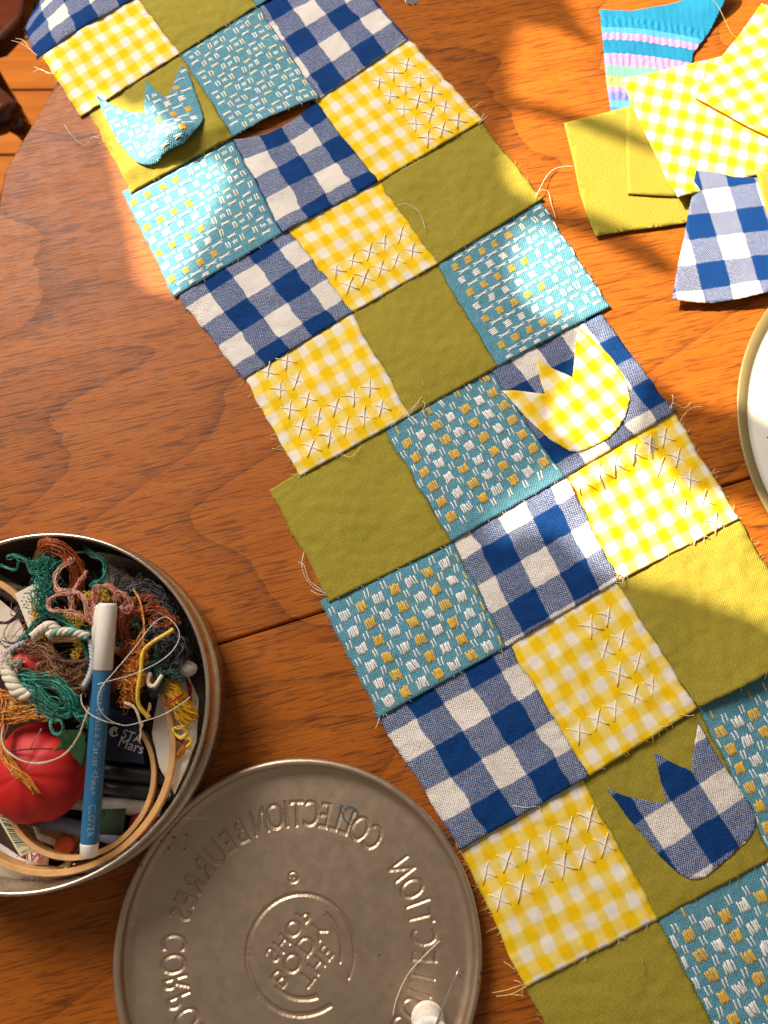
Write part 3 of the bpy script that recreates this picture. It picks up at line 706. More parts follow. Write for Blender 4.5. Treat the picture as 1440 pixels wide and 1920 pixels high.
mb, uv, _ = cloth_shape(S, flatz(0.0068, 0.0012, 41, [(1330, 573, -0.002, 0.02), (1460, 600, 0.003, 0.03)]), 0.003, R(-8), rough=0.0006)
o = single('fabric_scrap', mb, gingham_at(*cloth_shape.at(P(1337, 515, .007)))[0], 'blue and white gingham scrap with frayed edge in bright sun', 'fabric scrap', group='loose fabric scraps', uv=uv); solid(o, 0.0008)
S = [(1408, 336), (1520, 330), (1520, 470), (1442, 452), (1430, 420)]
mb, uv, _ = cloth_shape(S, flatz(0.0098, 0.0006, 47), 0.004, 0)
o = single('fabric_scrap', mb, M['olive'], 'sliver of olive scrap on the blue gingham scrap at the right edge', 'fabric scrap', group='loose fabric scraps', uv=uv); solid(o, 0.0006)
def loose(pix, mat, label, r=0.00022):
    mb = MB(); mb.tube(catmull([P(*q) for q in pix], 8), r, 5); return single('loose_thread', mb, mat, label, 'thread', group='loose threads')
loose([(1330, -5, .018), (1345, 10, .016), (1358, 35, .013), (1370, 60, .011), (1382, 72, .010)], M['threado'], 'thin golden thread running from striped scrap to the topmost yellow scrap')
# ---- clear disc at the top
mb = MB(); mb.lathe([(0.0001, 0.0006), (0.0046, 0.0006), (0.0052, 0.0009), (0.0056, 0.0004), (0.0056, 0.0001), (0.0001, 0.0001)], P(772, 0, 0), 40)
t = NT('clear_plastic'); m_ = t.fin((1, 1, 1), 0.08, Transmission_Weight=1.0, IOR=1.35)
single('clear_disc', mb, m_, 'small clear plastic disc on the bare table at the top edge', 'disc')
# ---- cream tray at the right edge
tc = P(1774, 812, 0); TR = tc.x-P(1381, 800, 0.006).x
th = Thing('round_tray', 'round cream tray with khaki rim at the right edge', 'tray', (tc.x, tc.y, 0))
mb = MB(); mb.lathe([(0.001, 0.0), (TR-0.012, 0.0), (TR-0.003, 0.002), (TR, 0.0075), (TR-0.0008, 0.0086), (TR-0.0078, 0.0056)], tc, 160)
th.part('rim', mb, plain('khaki_rim', (0.24, 0.18, 0.07), 0.45, 0.1, 800, 0.06, Metallic=0.3))
mb = MB(); mb.lathe([(TR-0.0078, 0.0056), (TR-0.0084, 0.0050), (TR-0.012, 0.0046), (0.001, 0.0042)], tc, 160)
pan = th.part('panel', mb, plain('cream_panel', (0.74, 0.70, 0.60), 0.45, 0.05, 90, 0.03))
mb = MB(); a = P(1437, 820, 0.0047); mb.tube(catmull([a+Vector((0, 0, .0001)), a+Vector((.002, .0005, .0001)), a+Vector((.004, -.001, .0001))], 4), 0.0005, 5); th.part('ink_mark', mb, plain('olive_ink', (.45, .38, .02), .6), pan)

# ================================================================== lid with pressed lettering
def glyphs(text, size=1.0, spacing=1.0):
    cu = bpy.data.curves.new('glyph', 'FONT'); cu.body = text; cu.size = size; cu.space_character = spacing; cu.resolution_u = 4
    ob = bpy.data.objects.new('glyph', cu); COL.objects.link(ob); dg = bpy.context.evaluated_depsgraph_get()
    me = bpy.data.meshes.new_from_object(ob.evaluated_get(dg)); me.calc_loop_triangles()
    co = np.array([v.co[:2] for v in me.vertices]).reshape(-1, 2); tr = np.array([t_.vertices[:] for t_ in me.loop_triangles], dtype=int).reshape(-1, 3)
    bpy.data.objects.remove(ob); bpy.data.curves.remove(cu); bpy.data.meshes.remove(me)
    return co, tr
LR = 0.1
LC = P(558, 1784, 0.011); LC.z = 0
G = 0.00030; NG = int(2*(LR-0.005)/G)+1; mask = np.zeros((NG, NG)); half = (NG-1)/2*G
def raster(co, tr, val=1.0):
    for a, b, c in tr:
        p, q, r_ = co[a], co[b], co[c]
        lo = np.floor((np.minimum(np.minimum(p, q), r_)+half)/G).astype(int); hi = np.ceil((np.maximum(np.maximum(p, q), r_)+half)/G).astype(int)
        lo = np.clip(lo, 0, NG-1); hi = np.clip(hi, 0, NG-1)
        if (hi < lo).any(): continue
        X, Y = np.meshgrid(np.arange(lo[0], hi[0]+1)*G-half, np.arange(lo[1], hi[1]+1)*G-half, indexing='ij')
        d = (q[0]-p[0])*(r_[1]-p[1])-(r_[0]-p[0])*(q[1]-p[1])
        if abs(d) < 1e-14: continue
        u = ((X-p[0])*(r_[1]-p[1])-(r_[0]-p[0])*(Y-p[1]))/d; v = ((q[0]-p[0])*(Y-p[1])-(X-p[0])*(q[1]-p[1]))/d
        k = (u >= -0.02) & (v >= -0.02) & (u+v <= 1.02)
        s = mask[lo[0]:hi[0]+1, lo[1]:hi[1]+1]; s[k] = np.maximum(s[k], val)
def put_ring(word, a0, a1, rad, hgt):
    n = len(word); ws = []
    for ch_ in word:
        co, _ = glyphs(ch_); ws.append(co[:, 0].max()-co[:, 0].min()+0.26)
    cum = np.cumsum([0]+[(ws[i]+ws[i+1])/2 for i in range(n-1)]); cum = cum/cum[-1]
    for ch_, f in zip(word, cum):
        co, tr = glyphs(ch_)
        cx = (co[:, 0].min()+co[:, 0].max())/2; cy = (co[:, 1].min()+co[:, 1].max())/2; s = hgt/(0.729)
        an = R(a0+(a1-a0)*f); x = (co[:, 0]-cx)*s*0.66; y = (co[:, 1]-cy)*s
        tx, ty = -math.sin(an), math.cos(an); rx, ry = math.cos(an), math.sin(an)
        raster(np.stack([rx*rad+x*tx+y*rx, ry*rad+x*ty+y*ry], 1), tr)
put_ring('COLLECTION', 54, 111, 0.0705, 0.0150)
put_ring('BEURRES', 121, 166, 0.0705, 0.0150)
put_ring('CORPORELS', 178, 238, 0.0705, 0.0150)
put_ring('COLLECTION', -35, 35, 0.0705, 0.0150)
put_ring('BODY', -113, -88, 0.0705, 0.0150); put_ring('BUTTER', -79, -44, 0.0705, 0.0150)
LG = P(565, 1786, 0.003).xy-LC.xy
ea = R(50)
def put_line(word, off, hgt, shift=0.0):
    co, tr = glyphs(word, 1.0, 1.12); s = hgt/0.729; x = (co[:, 0]-(co[:, 0].max()+co[:, 0].min())/2)*s+shift; y = (co[:, 1]-0.3645)*s+off
    e = (math.cos(ea), math.sin(ea)); up = (math.cos(ea-math.pi/2), math.sin(ea-math.pi/2))
    raster(np.stack([LG.x+x*e[0]+y*up[0], LG.y+x*e[1]+y*up[1]], 1), tr)
put_line('BODY', 0.0, 0.0100, -0.001); put_line('SHOP', -0.0112, 0.0085, 0.002); put_line('THE', 0.0112, 0.0085, 0.0)
X, Y = np.meshgrid(np.arange(NG)*G-half, np.arange(NG)*G-half, indexing='ij')
def arc(cx, cy, r0, r1, a0, a1, w):
    """pressed arc from angle a0 to a1 (degrees, counter-clockwise), radius r0 -> r1"""
    an = np.degrees(np.arctan2(Y-cy, X-cx)); f = ((an-a0) % 360)/((a1-a0) if a1 > a0 else 1); rad = r0+(r1-r0)*np.clip(f, 0, 1)
    d = np.abs(np.hypot(X-cx, Y-cy)-rad); k = (f <= 1) & (d < w*(0.55+0.45*np.clip(f, 0, 1))); mask[k] = 1
arc(LG.x, LG.y, 0.0295, 0.0310, -27, 304-0, 0.0013)
arc(LG.x, LG.y, 0.0222, 0.0236, -14, 57, 0.0013); arc(LG.x, LG.y, 0.0218, 0.0236, -130, -66, 0.0014)
RC = P(550, 1645, 0.003).xy-LC.xy; arc(RC.x, RC.y, 0.0027, 0.0027, 0, 359.9, 0.00055)
co, tr = glyphs('R'); s = 0.0034/0.729; x = (co[:, 0]-.35)*s; y = (co[:, 1]-.36)*s
raster(np.stack([RC.x+x*math.cos(ea)+y*math.cos(ea-math.pi/2), RC.y+x*math.sin(ea)+y*math.sin(ea-math.pi/2)], 1), tr)
def blur(a, n):
    for _ in range(n):
        a = (np.roll(a, 1, 0)+2*a+np.roll(a, -1, 0))/4; a = (np.roll(a, 1, 1)+2*a+np.roll(a, -1, 1))/4
    return a
hm = blur(mask, 2)
ZF = 0.0028
rr_ = np.hypot(X, Y); RF = LR-0.0062
Z = ZF-0.0008*hm+0.0004*np.cos(np.clip(rr_/RF, 0, 1)*math.pi*0.5)
ok = rr_ < RF
idx = -np.ones((NG, NG), dtype=int); idx[ok] = np.arange(ok.sum())
vs = np.stack([X[ok]+LC.x, Y[ok]+LC.y, Z[ok]], 1)
q = np.stack([idx[:-1, :-1], idx[1:, :-1], idx[1:, 1:], idx[:-1, 1:]], -1).reshape(-1, 4); q = q[(q >= 0).all(1)]
lid = Thing('tin_lid', 'round dull metal tin lid lying upside down, mirrored lettering pressed into it', 'lid', (LC.x, LC.y, 0))
class Raw: pass
raw = Raw(); raw.v = vs.tolist(); raw.f = q.tolist(); raw.mi = [0]*len(raw.f)
lid.part('pressed_base', raw, M['lid'])
prof = [(RF-0.0012, ZF-0.0001), (RF+0.0005, ZF+0.0001), (RF+0.003, ZF+0.0008), (LR-0.0022, ZF+0.003), (LR-0.0027, 0.0085)]
for k in range(10):
    a = math.pi-k*math.pi*1.25/9; prof.append((LR-0.0005+0.0022*math.cos(a), 0.0100+0.0022*math.sin(a)))
prof += [(LR-0.0002, 0.0088), (LR-0.0004, 0.0012), (LR-0.003, 0.0), (0.002, 0.0)]
mb = MB(); mb.lathe(prof, LC, 220); lid.part('rim', mb, M['lid'])
# blue ink blot
blot = [(643, 1517), (655, 1512), (668, 1518), (669, 1528), (664, 1536), (653, 1541), (646, 1538), (641, 1526)]
mb = MB(); pb = [P(a.x, a.y, ZF+.001) for a in catmull([(a, b, 0) for a, b in blot], 4, True)]
mb.tube(pb, 0.0003, 5, close=True); lid.part('ink_blot', mb, plain('blue_ink', (0.02, 0.13, 0.20), 0.4))
# ---- spool of thread with needle
sc_ = P(806, 1940, 0.026); sb = Vector((sc_.x, sc_.y, ZF+0.0006))
sp = Thing('thread_spool', 'small white thread spool standing on the lid at the bottom edge', 'spool', sb)
mw = plain('white_card', (0.84, 0.78, 0.70), 0.7)
mb = MB(); mb.lathe([(0.0025, 0.004), (0.0025, 0.0265), (0.0072, 0.0272), (0.0096, 0.0268), (0.0100, 0.0258), (0.0090, 0.0240), (0.0076, 0.003), (0.0090, 0.0018), (0.0090, 0.0), (0.0025, 0.0)], sb, 48); body = sp.part('core', mb, mw)
mb = MB(); hel = [sb+Vector((0.0080*math.cos(k*.35), 0.0080*math.sin(k*.35), 0.0035+0.0205*k/560)) for k in range(560)]; mb.tube(hel, 0.0004, 4); sp.part('thread_winding', mb, M['threadw'])
mb = MB()
for k in range(9):
    a = k*0.42+2.4; mb.box(sb+Vector((0.0060*math.cos(a), 0.0060*math.sin(a), 0.02715)), (0.0020, 0.0010, 0.0003), Matrix.Rotation(a+1.57, 3, 'Z'))
mb.lathe([(0.0001, 0.0267), (0.0025, 0.0267), (0.0026, 0.0262)], sb, 24)  # black disc over the hole stands in for the shade inside it
sp.part('print_and_hole_shade', mb, plain('black_print_hole_shade', (0.03, 0.03, 0.03), .6), body, smooth=False)
mb = MB(); n0 = Vector((sb.x+.0004, sb.y+.0006, sb.z+.0265)); n1 = P(862, 1812, 0.034); mb.tube([n0+(n0-n1)*0.25, n0, n0+(n1-n0)*.8, n1], [0.0006, 0.0006, 0.0005, 0.00008], 10)
single('needle', mb, M['steel'], 'steel sewing needle stuck into the white thread spool', 'needle')
loose([(825, 1764, .0045), (812, 1776, .0042), (790, 1798, .004), (770, 1820, .0045), (754, 1848, .0042), (742, 1878, .0042), (737, 1904, .004)], M['threadw'], 'short pale thread curving across the lid beside the needle', 0.00026)

# ================================================================== round tin and what is in it
TH = 0.046
TC = P(62, 1320, TH); TC.z = 0
TRAD = 0.0975
tin = Thing('round_tin', 'open round metal tin full of sewing things at the left edge', 'tin', TC)
prof = [(0.001, 0.0006), (TRAD-0.0020, 0.0006), (TRAD-0.0014, 0.0012), (TRAD-0.0026, TH-0.002)]
for k in range(9):
    a = math.pi-k*math.pi*1.2/8; prof.append((TRAD-0.0016+0.0012*math.cos(a), TH-0.001+0.0012*math.sin(a)))
prof += [(TRAD-0.0012, TH-0.004), (TRAD-0.0012, TH*0.60), (TRAD+0.0006, TH*0.60-0.0012), (TRAD+0.0016, TH*0.60-0.003), (TRAD+0.0008, TH*0.60-0.005), (TRAD+0.0004, 0.003), (TRAD-0.0012, 0.0), (0.001, 0.0)]
mb = MB(); mb.lathe(prof, TC, 200); tin.part('body', mb, M['tin'])
def ptz(pix, z): return [P(a, b, q[0] if q else z) for (a, b, *q) in pix]
# -- papers, card and cloth lining at the bottom
def sheet(name, pix, z, mat, label, cat, t=0.0004, curl=0.0006, seed=0, group=None, kidfn=None):
    mb, uv, _ = cloth_shape(pix, lambda p: z+curl*hfield((p.x, p.y), 40, 110, seed), 0.004, 0, zref=z, rough=0.0001)
    o = single(name, mb, mat, label, cat, uv=uv, group=group); solid(o, t); return o
paper = plain('cream_paper', (0.70, 0.62, 0.50), 0.7, 0.1, 200, 0.05); linen = plain('white_linen', (0.62, 0.56, 0.48), 0.9, 0.5, 900, 0.1)
darkc = plain('black_plastic', (0.012, 0.011, 0.012), 0.35)
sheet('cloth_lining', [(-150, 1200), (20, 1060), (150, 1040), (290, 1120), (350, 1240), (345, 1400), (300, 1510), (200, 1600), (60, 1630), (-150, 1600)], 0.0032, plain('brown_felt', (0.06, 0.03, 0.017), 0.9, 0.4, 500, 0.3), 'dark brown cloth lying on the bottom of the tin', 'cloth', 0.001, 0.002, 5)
sheet('linen_scrap', [(-20, 1570), (40, 1610), (120, 1628), (200, 1612), (262, 1570), (240, 1600), (180, 1632), (90, 1652), (0, 1650), (-60, 1640)], 0.012, linen, 'crumpled white cloth scrap against the near wall of the tin', 'fabric scrap', 0.0006, 0.003, 8)
sheet('linen_scrap', [(285, 1375), (300, 1290), (345, 1250), (372, 1310), (368, 1390), (350, 1440), (326, 1490), (300, 1440)], 0.021, linen, 'pale cloth scrap against the right wall of the tin', 'fabric scrap', 0.0006, 0.003, 9)
sheet('paper_label', [(200, 1055), (262, 1090), (250, 1130), (180, 1110)], 0.018, paper, 'cream paper with pencil writing behind the tangled floss', 'paper', 0.0003, 0.001, 4)
# cream cloth seen inside the hoop at left
sheet('linen_scrap', [(-60, 1120), (0, 1125), (30, 1150), (52, 1195), (55, 1240), (10, 1262), (-60, 1260)], 0.027, plain('cream_linen', (0.66, 0.56, 0.45), 0.9, 0.4, 900, 0.08), 'cream cloth stretched in the hoop at the left edge of the tin', 'fabric scrap', 0.0006, 0.0006, 12)
# -- hoops
hoopm = plain('beech_wood', (0.62, 0.34, 0.13), 0.5, 0.15, 120, 0.18)
def hoop(label, cx, cy, rpx, z, hgt, thick, tilt=(0, 0), clamp=None):
    c = P(cx, cy, z+hgt); r = (P(cx+rpx, cy, z+hgt)-c).length; c.z = z
    th = Thing('embroidery_hoop', label, 'hoop', c, 'embroidery hoops in the tin')
    m = Matrix.Rotation(R(tilt[0]), 3, 'X') @ Matrix.Rotation(R(tilt[1]), 3, 'Y')
    mb = MB(); mb.lathe([(r-thick, 0), (r-thick, hgt-.0004), (r-thick+.0004, hgt), (r-.0004, hgt), (r, hgt-.0004), (r, 0)], (0, 0, 0), 120, close=True)
    mb.v = [tuple(c+m @ Vector(q)) for q in mb.v]; o = th.part('ring', mb, hoopm); smooth_angle(o, 35)
    return th, c, r, m
hA, cA, rA, mA = hoop('larger wooden embroidery hoop lying in the tin under the blue marker', 110, 1410, 216, 0.0205, 0.009, 0.0034, (3, 2))
hB, cB, rB, mB = hoop('smaller wooden embroidery hoop nested inside the larger one', 148, 1468, 138, 0.012, 0.013, 0.0028, (-6, 4))
hC, cC, rC, mC = hoop('wooden embroidery hoop cut off by the left edge, cream cloth inside', -82, 1222, 150, 0.026, 0.008, 0.0036, (2, 3))
mb = MB(); a = P(122, 1628, 0.022)
mb.tube([a+Vector((-.004, 0, 0)), a+Vector((.004, .004, .001))], 0.0012, 10); mb.tube([a+Vector((.0, -.003, .001)), a+Vector((.003, .006, .001))], 0.0022, 12); hA.part('clamp_screw', mb, M['brass'])
mb = MB(); a = P(70, 1640, 0.020); mb.tube([a, a+Vector((.006, .003, .0))], 0.0011, 10); mb.tube([a, a+Vector((.0012, .0006, 0))], 0.002, 10)
single('small_screw', mb, M['brass'], 'tiny brass screw lying on the white cloth by the tin wall', 'screw')
mb = MB(); mb.tube(ptz([(126, 1640, .021), (150, 1624, .021)], 0), 0.0005, 6); single('pin', mb, M['steel'], 'steel pin lying beside the hoop clamp', 'pin')
# -- pens lying under the hoops
def rod(name, label, cat, a, b, r, mat, group=None):
    mb = MB(); A, B = Vector(a), Vector(b); n = (B-A).normalized()
    mb.tube([A, A+n*r*.3, B-n*r*.3, B], [r*.8, r, r, r*.8], 20); return smooth_angle(single(name, mb, mat, label, cat, group=group), 40)
rod('pen', 'slate blue pen lying across the tin under the marker', 'pen', P(58, 1532, .016), P(262, 1580, .014), 0.0042, plain('slate_plastic', (0.16, 0.20, 0.33), 0.3))
rod('pen', 'grey white pen lying across the tin above the blue pen', 'pen', P(105, 1498, .015), P(300, 1520, .013), 0.0046, plain('grey_plastic', (0.36, 0.33, 0.30), 0.35))
rod('pen', 'black pen crossing the tin below the eraser', 'pen', P(170, 1440, .016), P(330, 1462, .013), 0.0052, darkc)
rod('pen', 'black pen lying just above the grey pen', 'pen', P(165, 1472, .015), P(322, 1490, .012), 0.0046, plain('black_enamel', (0.02, 0.019, 0.02), 0.25))
rod('pen', 'grey tube lying at the upper left inside the tin', 'pen', P(-20, 1085, .022), P(70, 1135, .02), 0.0055, plain('grey_tube', (0.22, 0.19, 0.16), 0.5))
# -- bobbin of dark green thread, red ball, orange and white cap
mb = MB(); A = P(196, 1540, .014); B = P(238, 1538, .014); mb.tube([A, B], 0.0075, 24); gsp = Thing('green_bobbin', 'dark green thread bobbin half hidden behind the blue marker', 'bobbin', (A.x, A.y, .004)); gsp.part('core', mb, plain('bobbin_core', (.02, .03, .018), .8))
mb = MB(); n = (B-A)
for k in range(11): 
    q = A+n*(k/10); mb.tube([q+Vector((0, 0.0078*math.cos(g*.5236), 0.0078*math.sin(g*.5236))) for g in range(12)], 0.0006, 4, close=True)
gsp.part('thread_winding', mb, plain('bottle_green_thread', (0.03, 0.06, 0.03), 0.7))
mb = MB(); 
def ball(c, r, sq=(1, 1, 1), seg=28, rings=16, f=None):
    vs = []; fs = []
    for i in range(rings+1):
        th_ = math.pi*i/rings
        for j in range(seg):
            g = 2*math.pi*j/seg; d = Vector((math.sin(th_)*math.cos(g), math.sin(th_)*math.sin(g), math.cos(th_))); k = f(th_, g) if f else 1
            vs.append(Vector(c)+Vector((d.x*sq[0], d.y*sq[1], d.z*sq[2]))*r*k)
    for i in range(rings):
        for j in range(seg):
            k = (j+1) % seg; fs.append([i*seg+j, (i+1)*seg+j, (i+1)*seg+k, i*seg+k])
    return vs, fs
redm = plain('red_satin', (0.52, 0.006, 0.004), 0.6, 0.25, 1400, 0.12)
mb = MB(); mb.add(*ball(P(272, 1548, .012), 0.0095)); single('red_bead', mb, plain('dark_red', (0.16, 0.006, 0.01), .5), 'dark red ball beside the hoop wall at the right of the marker', 'ball')
mb = MB(); mb.lathe([(.0, .0), (.0055, .0), (.0058, .001), (.0058, .007), (.0048, .0082), (0, .0084)], P(130, 1582, .008), 28); oc = Thing('glue_cap', 'small orange and white cap at the bottom of the tin', 'cap', P(130, 1582, .006)); oc.part('orange_top', mb, plain('orange_plastic', (.62, .10, .01), .4))
mb = MB(); mb.lathe([(.0061, -.004), (.0062, .0012), (.0, .0012)], P(130, 1584, .008), 28); oc.part('white_ring', mb, plain('white_plastic', (.7, .66, .6), .4))
mb = MB(); mb.box(P(118, 1560, .010), (.022, .008, .007), Matrix.Rotation(-.35, 3, 'Z')); o = single('cork_block', mb, plain('kraft_card', (.36, .20, .09), .8), 'brown card piece under the slate blue pen', 'card', smooth=False)
sheet('paper_label', [(60, 1545), (120, 1570), (115, 1592), (70, 1575)], 0.0085, paper, 'white paper fold between the small hoop and blue pen', 'paper', .0003, .001, 14)
# -- barcode label
q = [P(*a, .020) for a in ((-20, 1500), (22, 1518), (64, 1600), (40, 1606), (-40, 1545))]
mb = MB(); bl = Thing('barcode_label', 'yellowish paper label with black barcode at the lower left of the tin', 'label', P(30, 1560, .018))
c0, c1, c2, c3 = P(-30, 1490, .021), P(26, 1516, .021), P(66, 1594, .0205), P(38, 1606, .0205)
mb.add([c0, c1, c2, c3, c0-Vector((0, 0, .0004)), c1-Vector((0, 0, .0004)), c2-Vector((0, 0, .0004)), c3-Vector((0, 0, .0004))], [[0, 3, 2, 1], [4, 5, 6, 7], [0, 1, 5, 4], [1, 2, 6, 5], [2, 3, 7, 6], [3, 0, 4, 7]]); lb = bl.part('paper', mb, plain('yellowish_paper', (.62, .56, .34), .7), smooth=False)
mb = MB(); t_ = 0.04
while t_ < 0.86:
    w = random.choice([.008, .008, .016, .026]); 
    a, b = c0.lerp(c3, t_), c1.lerp(c2, t_); d, e = c0.lerp(c3, t_+w), c1.lerp(c2, t_+w); up = Vector((0, 0, .00012))
    mb.add([a.lerp(b, .12)+up, a.lerp(b, .97)+up, d.lerp(e, .97)+up, d.lerp(e, .12)+up], [[3, 2, 1, 0]]); t_ += w+random.choice([.008, .014, .02])
bl.part('barcode', mb, plain('black_ink', (.012, .012, .012), .7), lb, smooth=False)
def print_text(th, parent, text, org, ex, ey, size, mat, name='lettering', spacing=1.0):
    co, tr = glyphs(text, 1.0, spacing); k = size/0.729; mb = MB()
    mb.add([Vector(org)+Vector(ex)*(a*k)+Vector(ey)*(b*k) for a, b in co], tr.tolist()); return th.part(name, mb, mat, parent, smooth=False)
e1 = (c3-c2).normalized(); e2 = (c1-c2).normalized()
print_text(bl, lb, '721000', c2.lerp(c3, .05)+(c1-c2)*.035+Vector((0, 0, .00014)), (c3-c2).normalized(), (c1-c2).normalized(), .0016, plain('label_ink', (.02, .02, .02), .7))
rp = Thing('printed_paper', 'scrap of paper with red capital letters under the hoop', 'paper', P(70, 1606, .018))
a, b, c, d = P(50, 1596, .0202), P(92, 1596, .0202), P(90, 1622, .0202), P(48, 1622, .0202)
mb = MB(); mb.add([a, b, c, d], [[0, 3, 2, 1]]); pp = rp.part('paper', mb, paper); solid(pp, .0003)
ex = (P(90, 1612, .0204)-P(52, 1602, .0204)).normalized(); print_text(rp, pp, 'RAW', P(84, 1604, .0205), -ex, Vector((ex.y, -ex.x, 0)), .0048, plain('red_ink', (.5, .02, .04), .6))
# -- eraser in a navy sleeve
er = Thing('eraser', 'eraser in a navy sleeve with white lettering inside the small hoop', 'eraser', P(235, 1395, .012))
c0, c1, c2, c3 = P(196, 1322, .021), P(262, 1352, .021), P(270, 1432, .021), P(200, 1425, .021)
mb = MB(); pl_ = [c0, c1, c2, c3]; mb.prism([(v.x, v.y) for v in pl_][::-1], .012, .021); sl_ = er.part('sleeve', mb, plain('navy_card', (.010, .014, .045), .45), smooth=False)
wi = plain('white_ink', (.62, .60, .58), .6)
ex = (P(266, 1384, .0212)-P(222, 1369, .0212)).normalized(); ey = Vector((-ex.y, ex.x, 0))
print_text(er, sl_, 'STA', P(226, 1382, .0213), ex, ey, .0052, wi); print_text(er, sl_, 'Mars', P(219, 1398, .0213), ex, ey, .0058, wi)
mb = MB(); c = P(214, 1372, .0213)
for (rr2, a0, a1) in ((.0024, 40, 330), (.0012, -20, 250)):
    mb.tube([c+Vector((rr2*math.cos(R(a)), rr2*math.sin(R(a)), 0)) for a in np.linspace(a0, a1, 14)], .0005, 4, flat=.3)
er.part('emblem', mb, wi, sl_)
# -- tomato pin cushion with felt leaf
pc = P(72, 1448, .030)
pin = Thing('pincushion', 'red satin tomato pincushion with green felt leaf under the floss', 'pincushion', (pc.x, pc.y, .006))
mb = MB(); mb.add(*ball(pc, 0.0275, (1, 1, .72), 64, 32, lambda t_, g: 1-0.055*(abs(math.cos(g*2.5+.4))**14)*min(1, math.sin(t_)*1.2))); pin.part('cushion', mb, redm)
def leaf(pix, z):
    mb, uv, _ = cloth_shape(pix, lambda p: z+.0006*hfield((p.x, p.y), 90, 200, 2)-14*((p-pc.xy).length-.012)**2, .002, zref=z); return mb
mb = leaf([(96, 1372), (112, 1392), (100, 1408), (124, 1404), (148, 1440), (156, 1404), (150, 1388), (160, 1376), (130, 1368)], .0515); lf = pin.part('felt_leaf', mb, plain('green_felt', (.012, .055, .014), .95, .5, 1500, .3)); solid(lf, .001)
mb = MB(); mb.tube(catmull([P(22, 1408, .050), P(60, 1404, .0525), P(98, 1404, .0525)], 6), .0005, 5); pin.part('groove_thread', mb, plain('brown_cord', (.12, .03, .012), .8))
mb = MB(); mb.tube([P(57, 1403, .053), P(77, 1367, .062)], .00025, 5); single('pin', mb, M['steel'], 'thin steel pin stuck upright in the red pincushion', 'pin')
sb2 = P(56, 1247, .036)
mb = MB(); mb.add(*ball(sb2, 0.0125, (1.15, .8, .8), 32, 18)); single('strawberry_emery', mb, redm, 'small red satin strawberry cushion above the tomato pincushion', 'pincushion')
# -- marker pens
def marker(label, top, bot, ztop, zbot, r, text):
    A, B = P(*top, ztop), P(*bot, zbot); d = (B-A); L = d.length; n = d.normalized()
    th = Thing('marker_pen', label, 'marker', (A+B)/2-Vector((0, 0, r)), 'water erasable markers')
    capm = plain('white_cap', (.80, .73, .64), .35, 0, 80, .02); blu = plain('blue_barrel', (.022, .13, .26), .35, 0, 60, .06)
    mb = MB(); mb.tube([A, A+n*.0006, A+n*.0014, A+n*.268*L, A+n*.27*L], [r*.86, r*.98, r*1.04, r*1.04, r*.99], 32); th.part('cap', mb, capm)
    mb = MB(); mb.tube([A+n*.27*L, A+n*.2705*L, A+n*.945*L, A+n*.948*L], [r*.9, r*.96, r*.96, r*.9], 32); bo = th.part('barrel', mb, blu); smooth_angle(bo, 35)
    mb = MB(); mb.tube([A+n*.946*L, A+n*.952*L, A+n*.995*L, B], [r*.94, r*.94, r*.88, r*.7], 32); th.part('end_plug', mb, capm)
    if text:
        side = n.cross(Vector((0, 0, 1))).normalized(); up = side.cross(n).normalized()
        co, tr = glyphs(text, 1.0, 1.12); w = co[:, 0].max()-co[:, 0].min(); k = .60*L/w; mb = MB(); vs = []
        for a, b in co:                                           # letters wrap round the barrel, tops to the right
            phi = R(22)+(b-.35)*k*1.25/r
            vs.append(A+n*(.315*L+(a-co[:, 0].min())*k)+(-side*math.sin(phi)+up*math.cos(phi))*(r*.96+.00015))
        mb.add(vs, tr.tolist()); th.part('lettering', mb, plain('pale_ink', (.22, .32, .40), .6), bo, smooth=False)
    return th
marker('white capped marker hidden mostly behind the other marker', (190, 1134), (178, 1420), .0470, .033, .0045, '')
# parameters of the front marker
marker('blue water erasable marker with white cap lying across the tin', (202, 1131), (166, 1606), .0560, .036, .0051, 'Water Erasable Marker <Fine>   CLOVER')
# -- paper tag
c0, c1, c2, c3 = P(28, 1113, .040), P(84, 1084, .036), P(100, 1150, .036), P(54, 1180, .040)
tg = Thing('paper_tag', 'cream paper tag with a small printed house among the green floss', 'tag', (c0+c2)/2-Vector((0, 0, .002)))
mb = MB(); mb.add([c0, c1, c2, c3, c0-Vector((0, 0, .0006)), c1-Vector((0, 0, .0006)), c2-Vector((0, 0, .0006)), c3-Vector((0, 0, .0006))], [[0, 3, 2, 1], [4, 5, 6, 7], [0, 1, 5, 4], [1, 2, 6, 5], [2, 3, 7, 6], [3, 0, 4, 7]]); tp = tg.part('card', mb, plain('cream_card', (.74, .64, .49), .7, 0, 60, .03), smooth=False)
def onq(u, v): return c0.lerp(c1, u).lerp(c3.lerp(c2, u), v)+Vector((0, 0, .00018))
mb = MB()
mb.tube([onq(.25, .10), onq(.42, .16), onq(.44, .36), onq(.37, .46)], .00022, 4, flat=.4)
for a, b in ((.10, .24), (.13, .36), (.20, .18), (.22, .30), (.24, .42), (.31, .26), (.33, .36), (.17, .45)): mb.tube([onq(a, b), onq(a+.03, b+.03)], .0003, 4, flat=.4)
inkb = plain('dark_blue_ink', (.05, .07, .13), .6); tg.part('house_print', mb, inkb, tp)
print_text(tg, tp, 'conseil', onq(.14, .60), (onq(.5, .98)-onq(.14, .60)).normalized(), (onq(.6, .3)-onq(.1, .52)).normalized(), .0030, inkb)

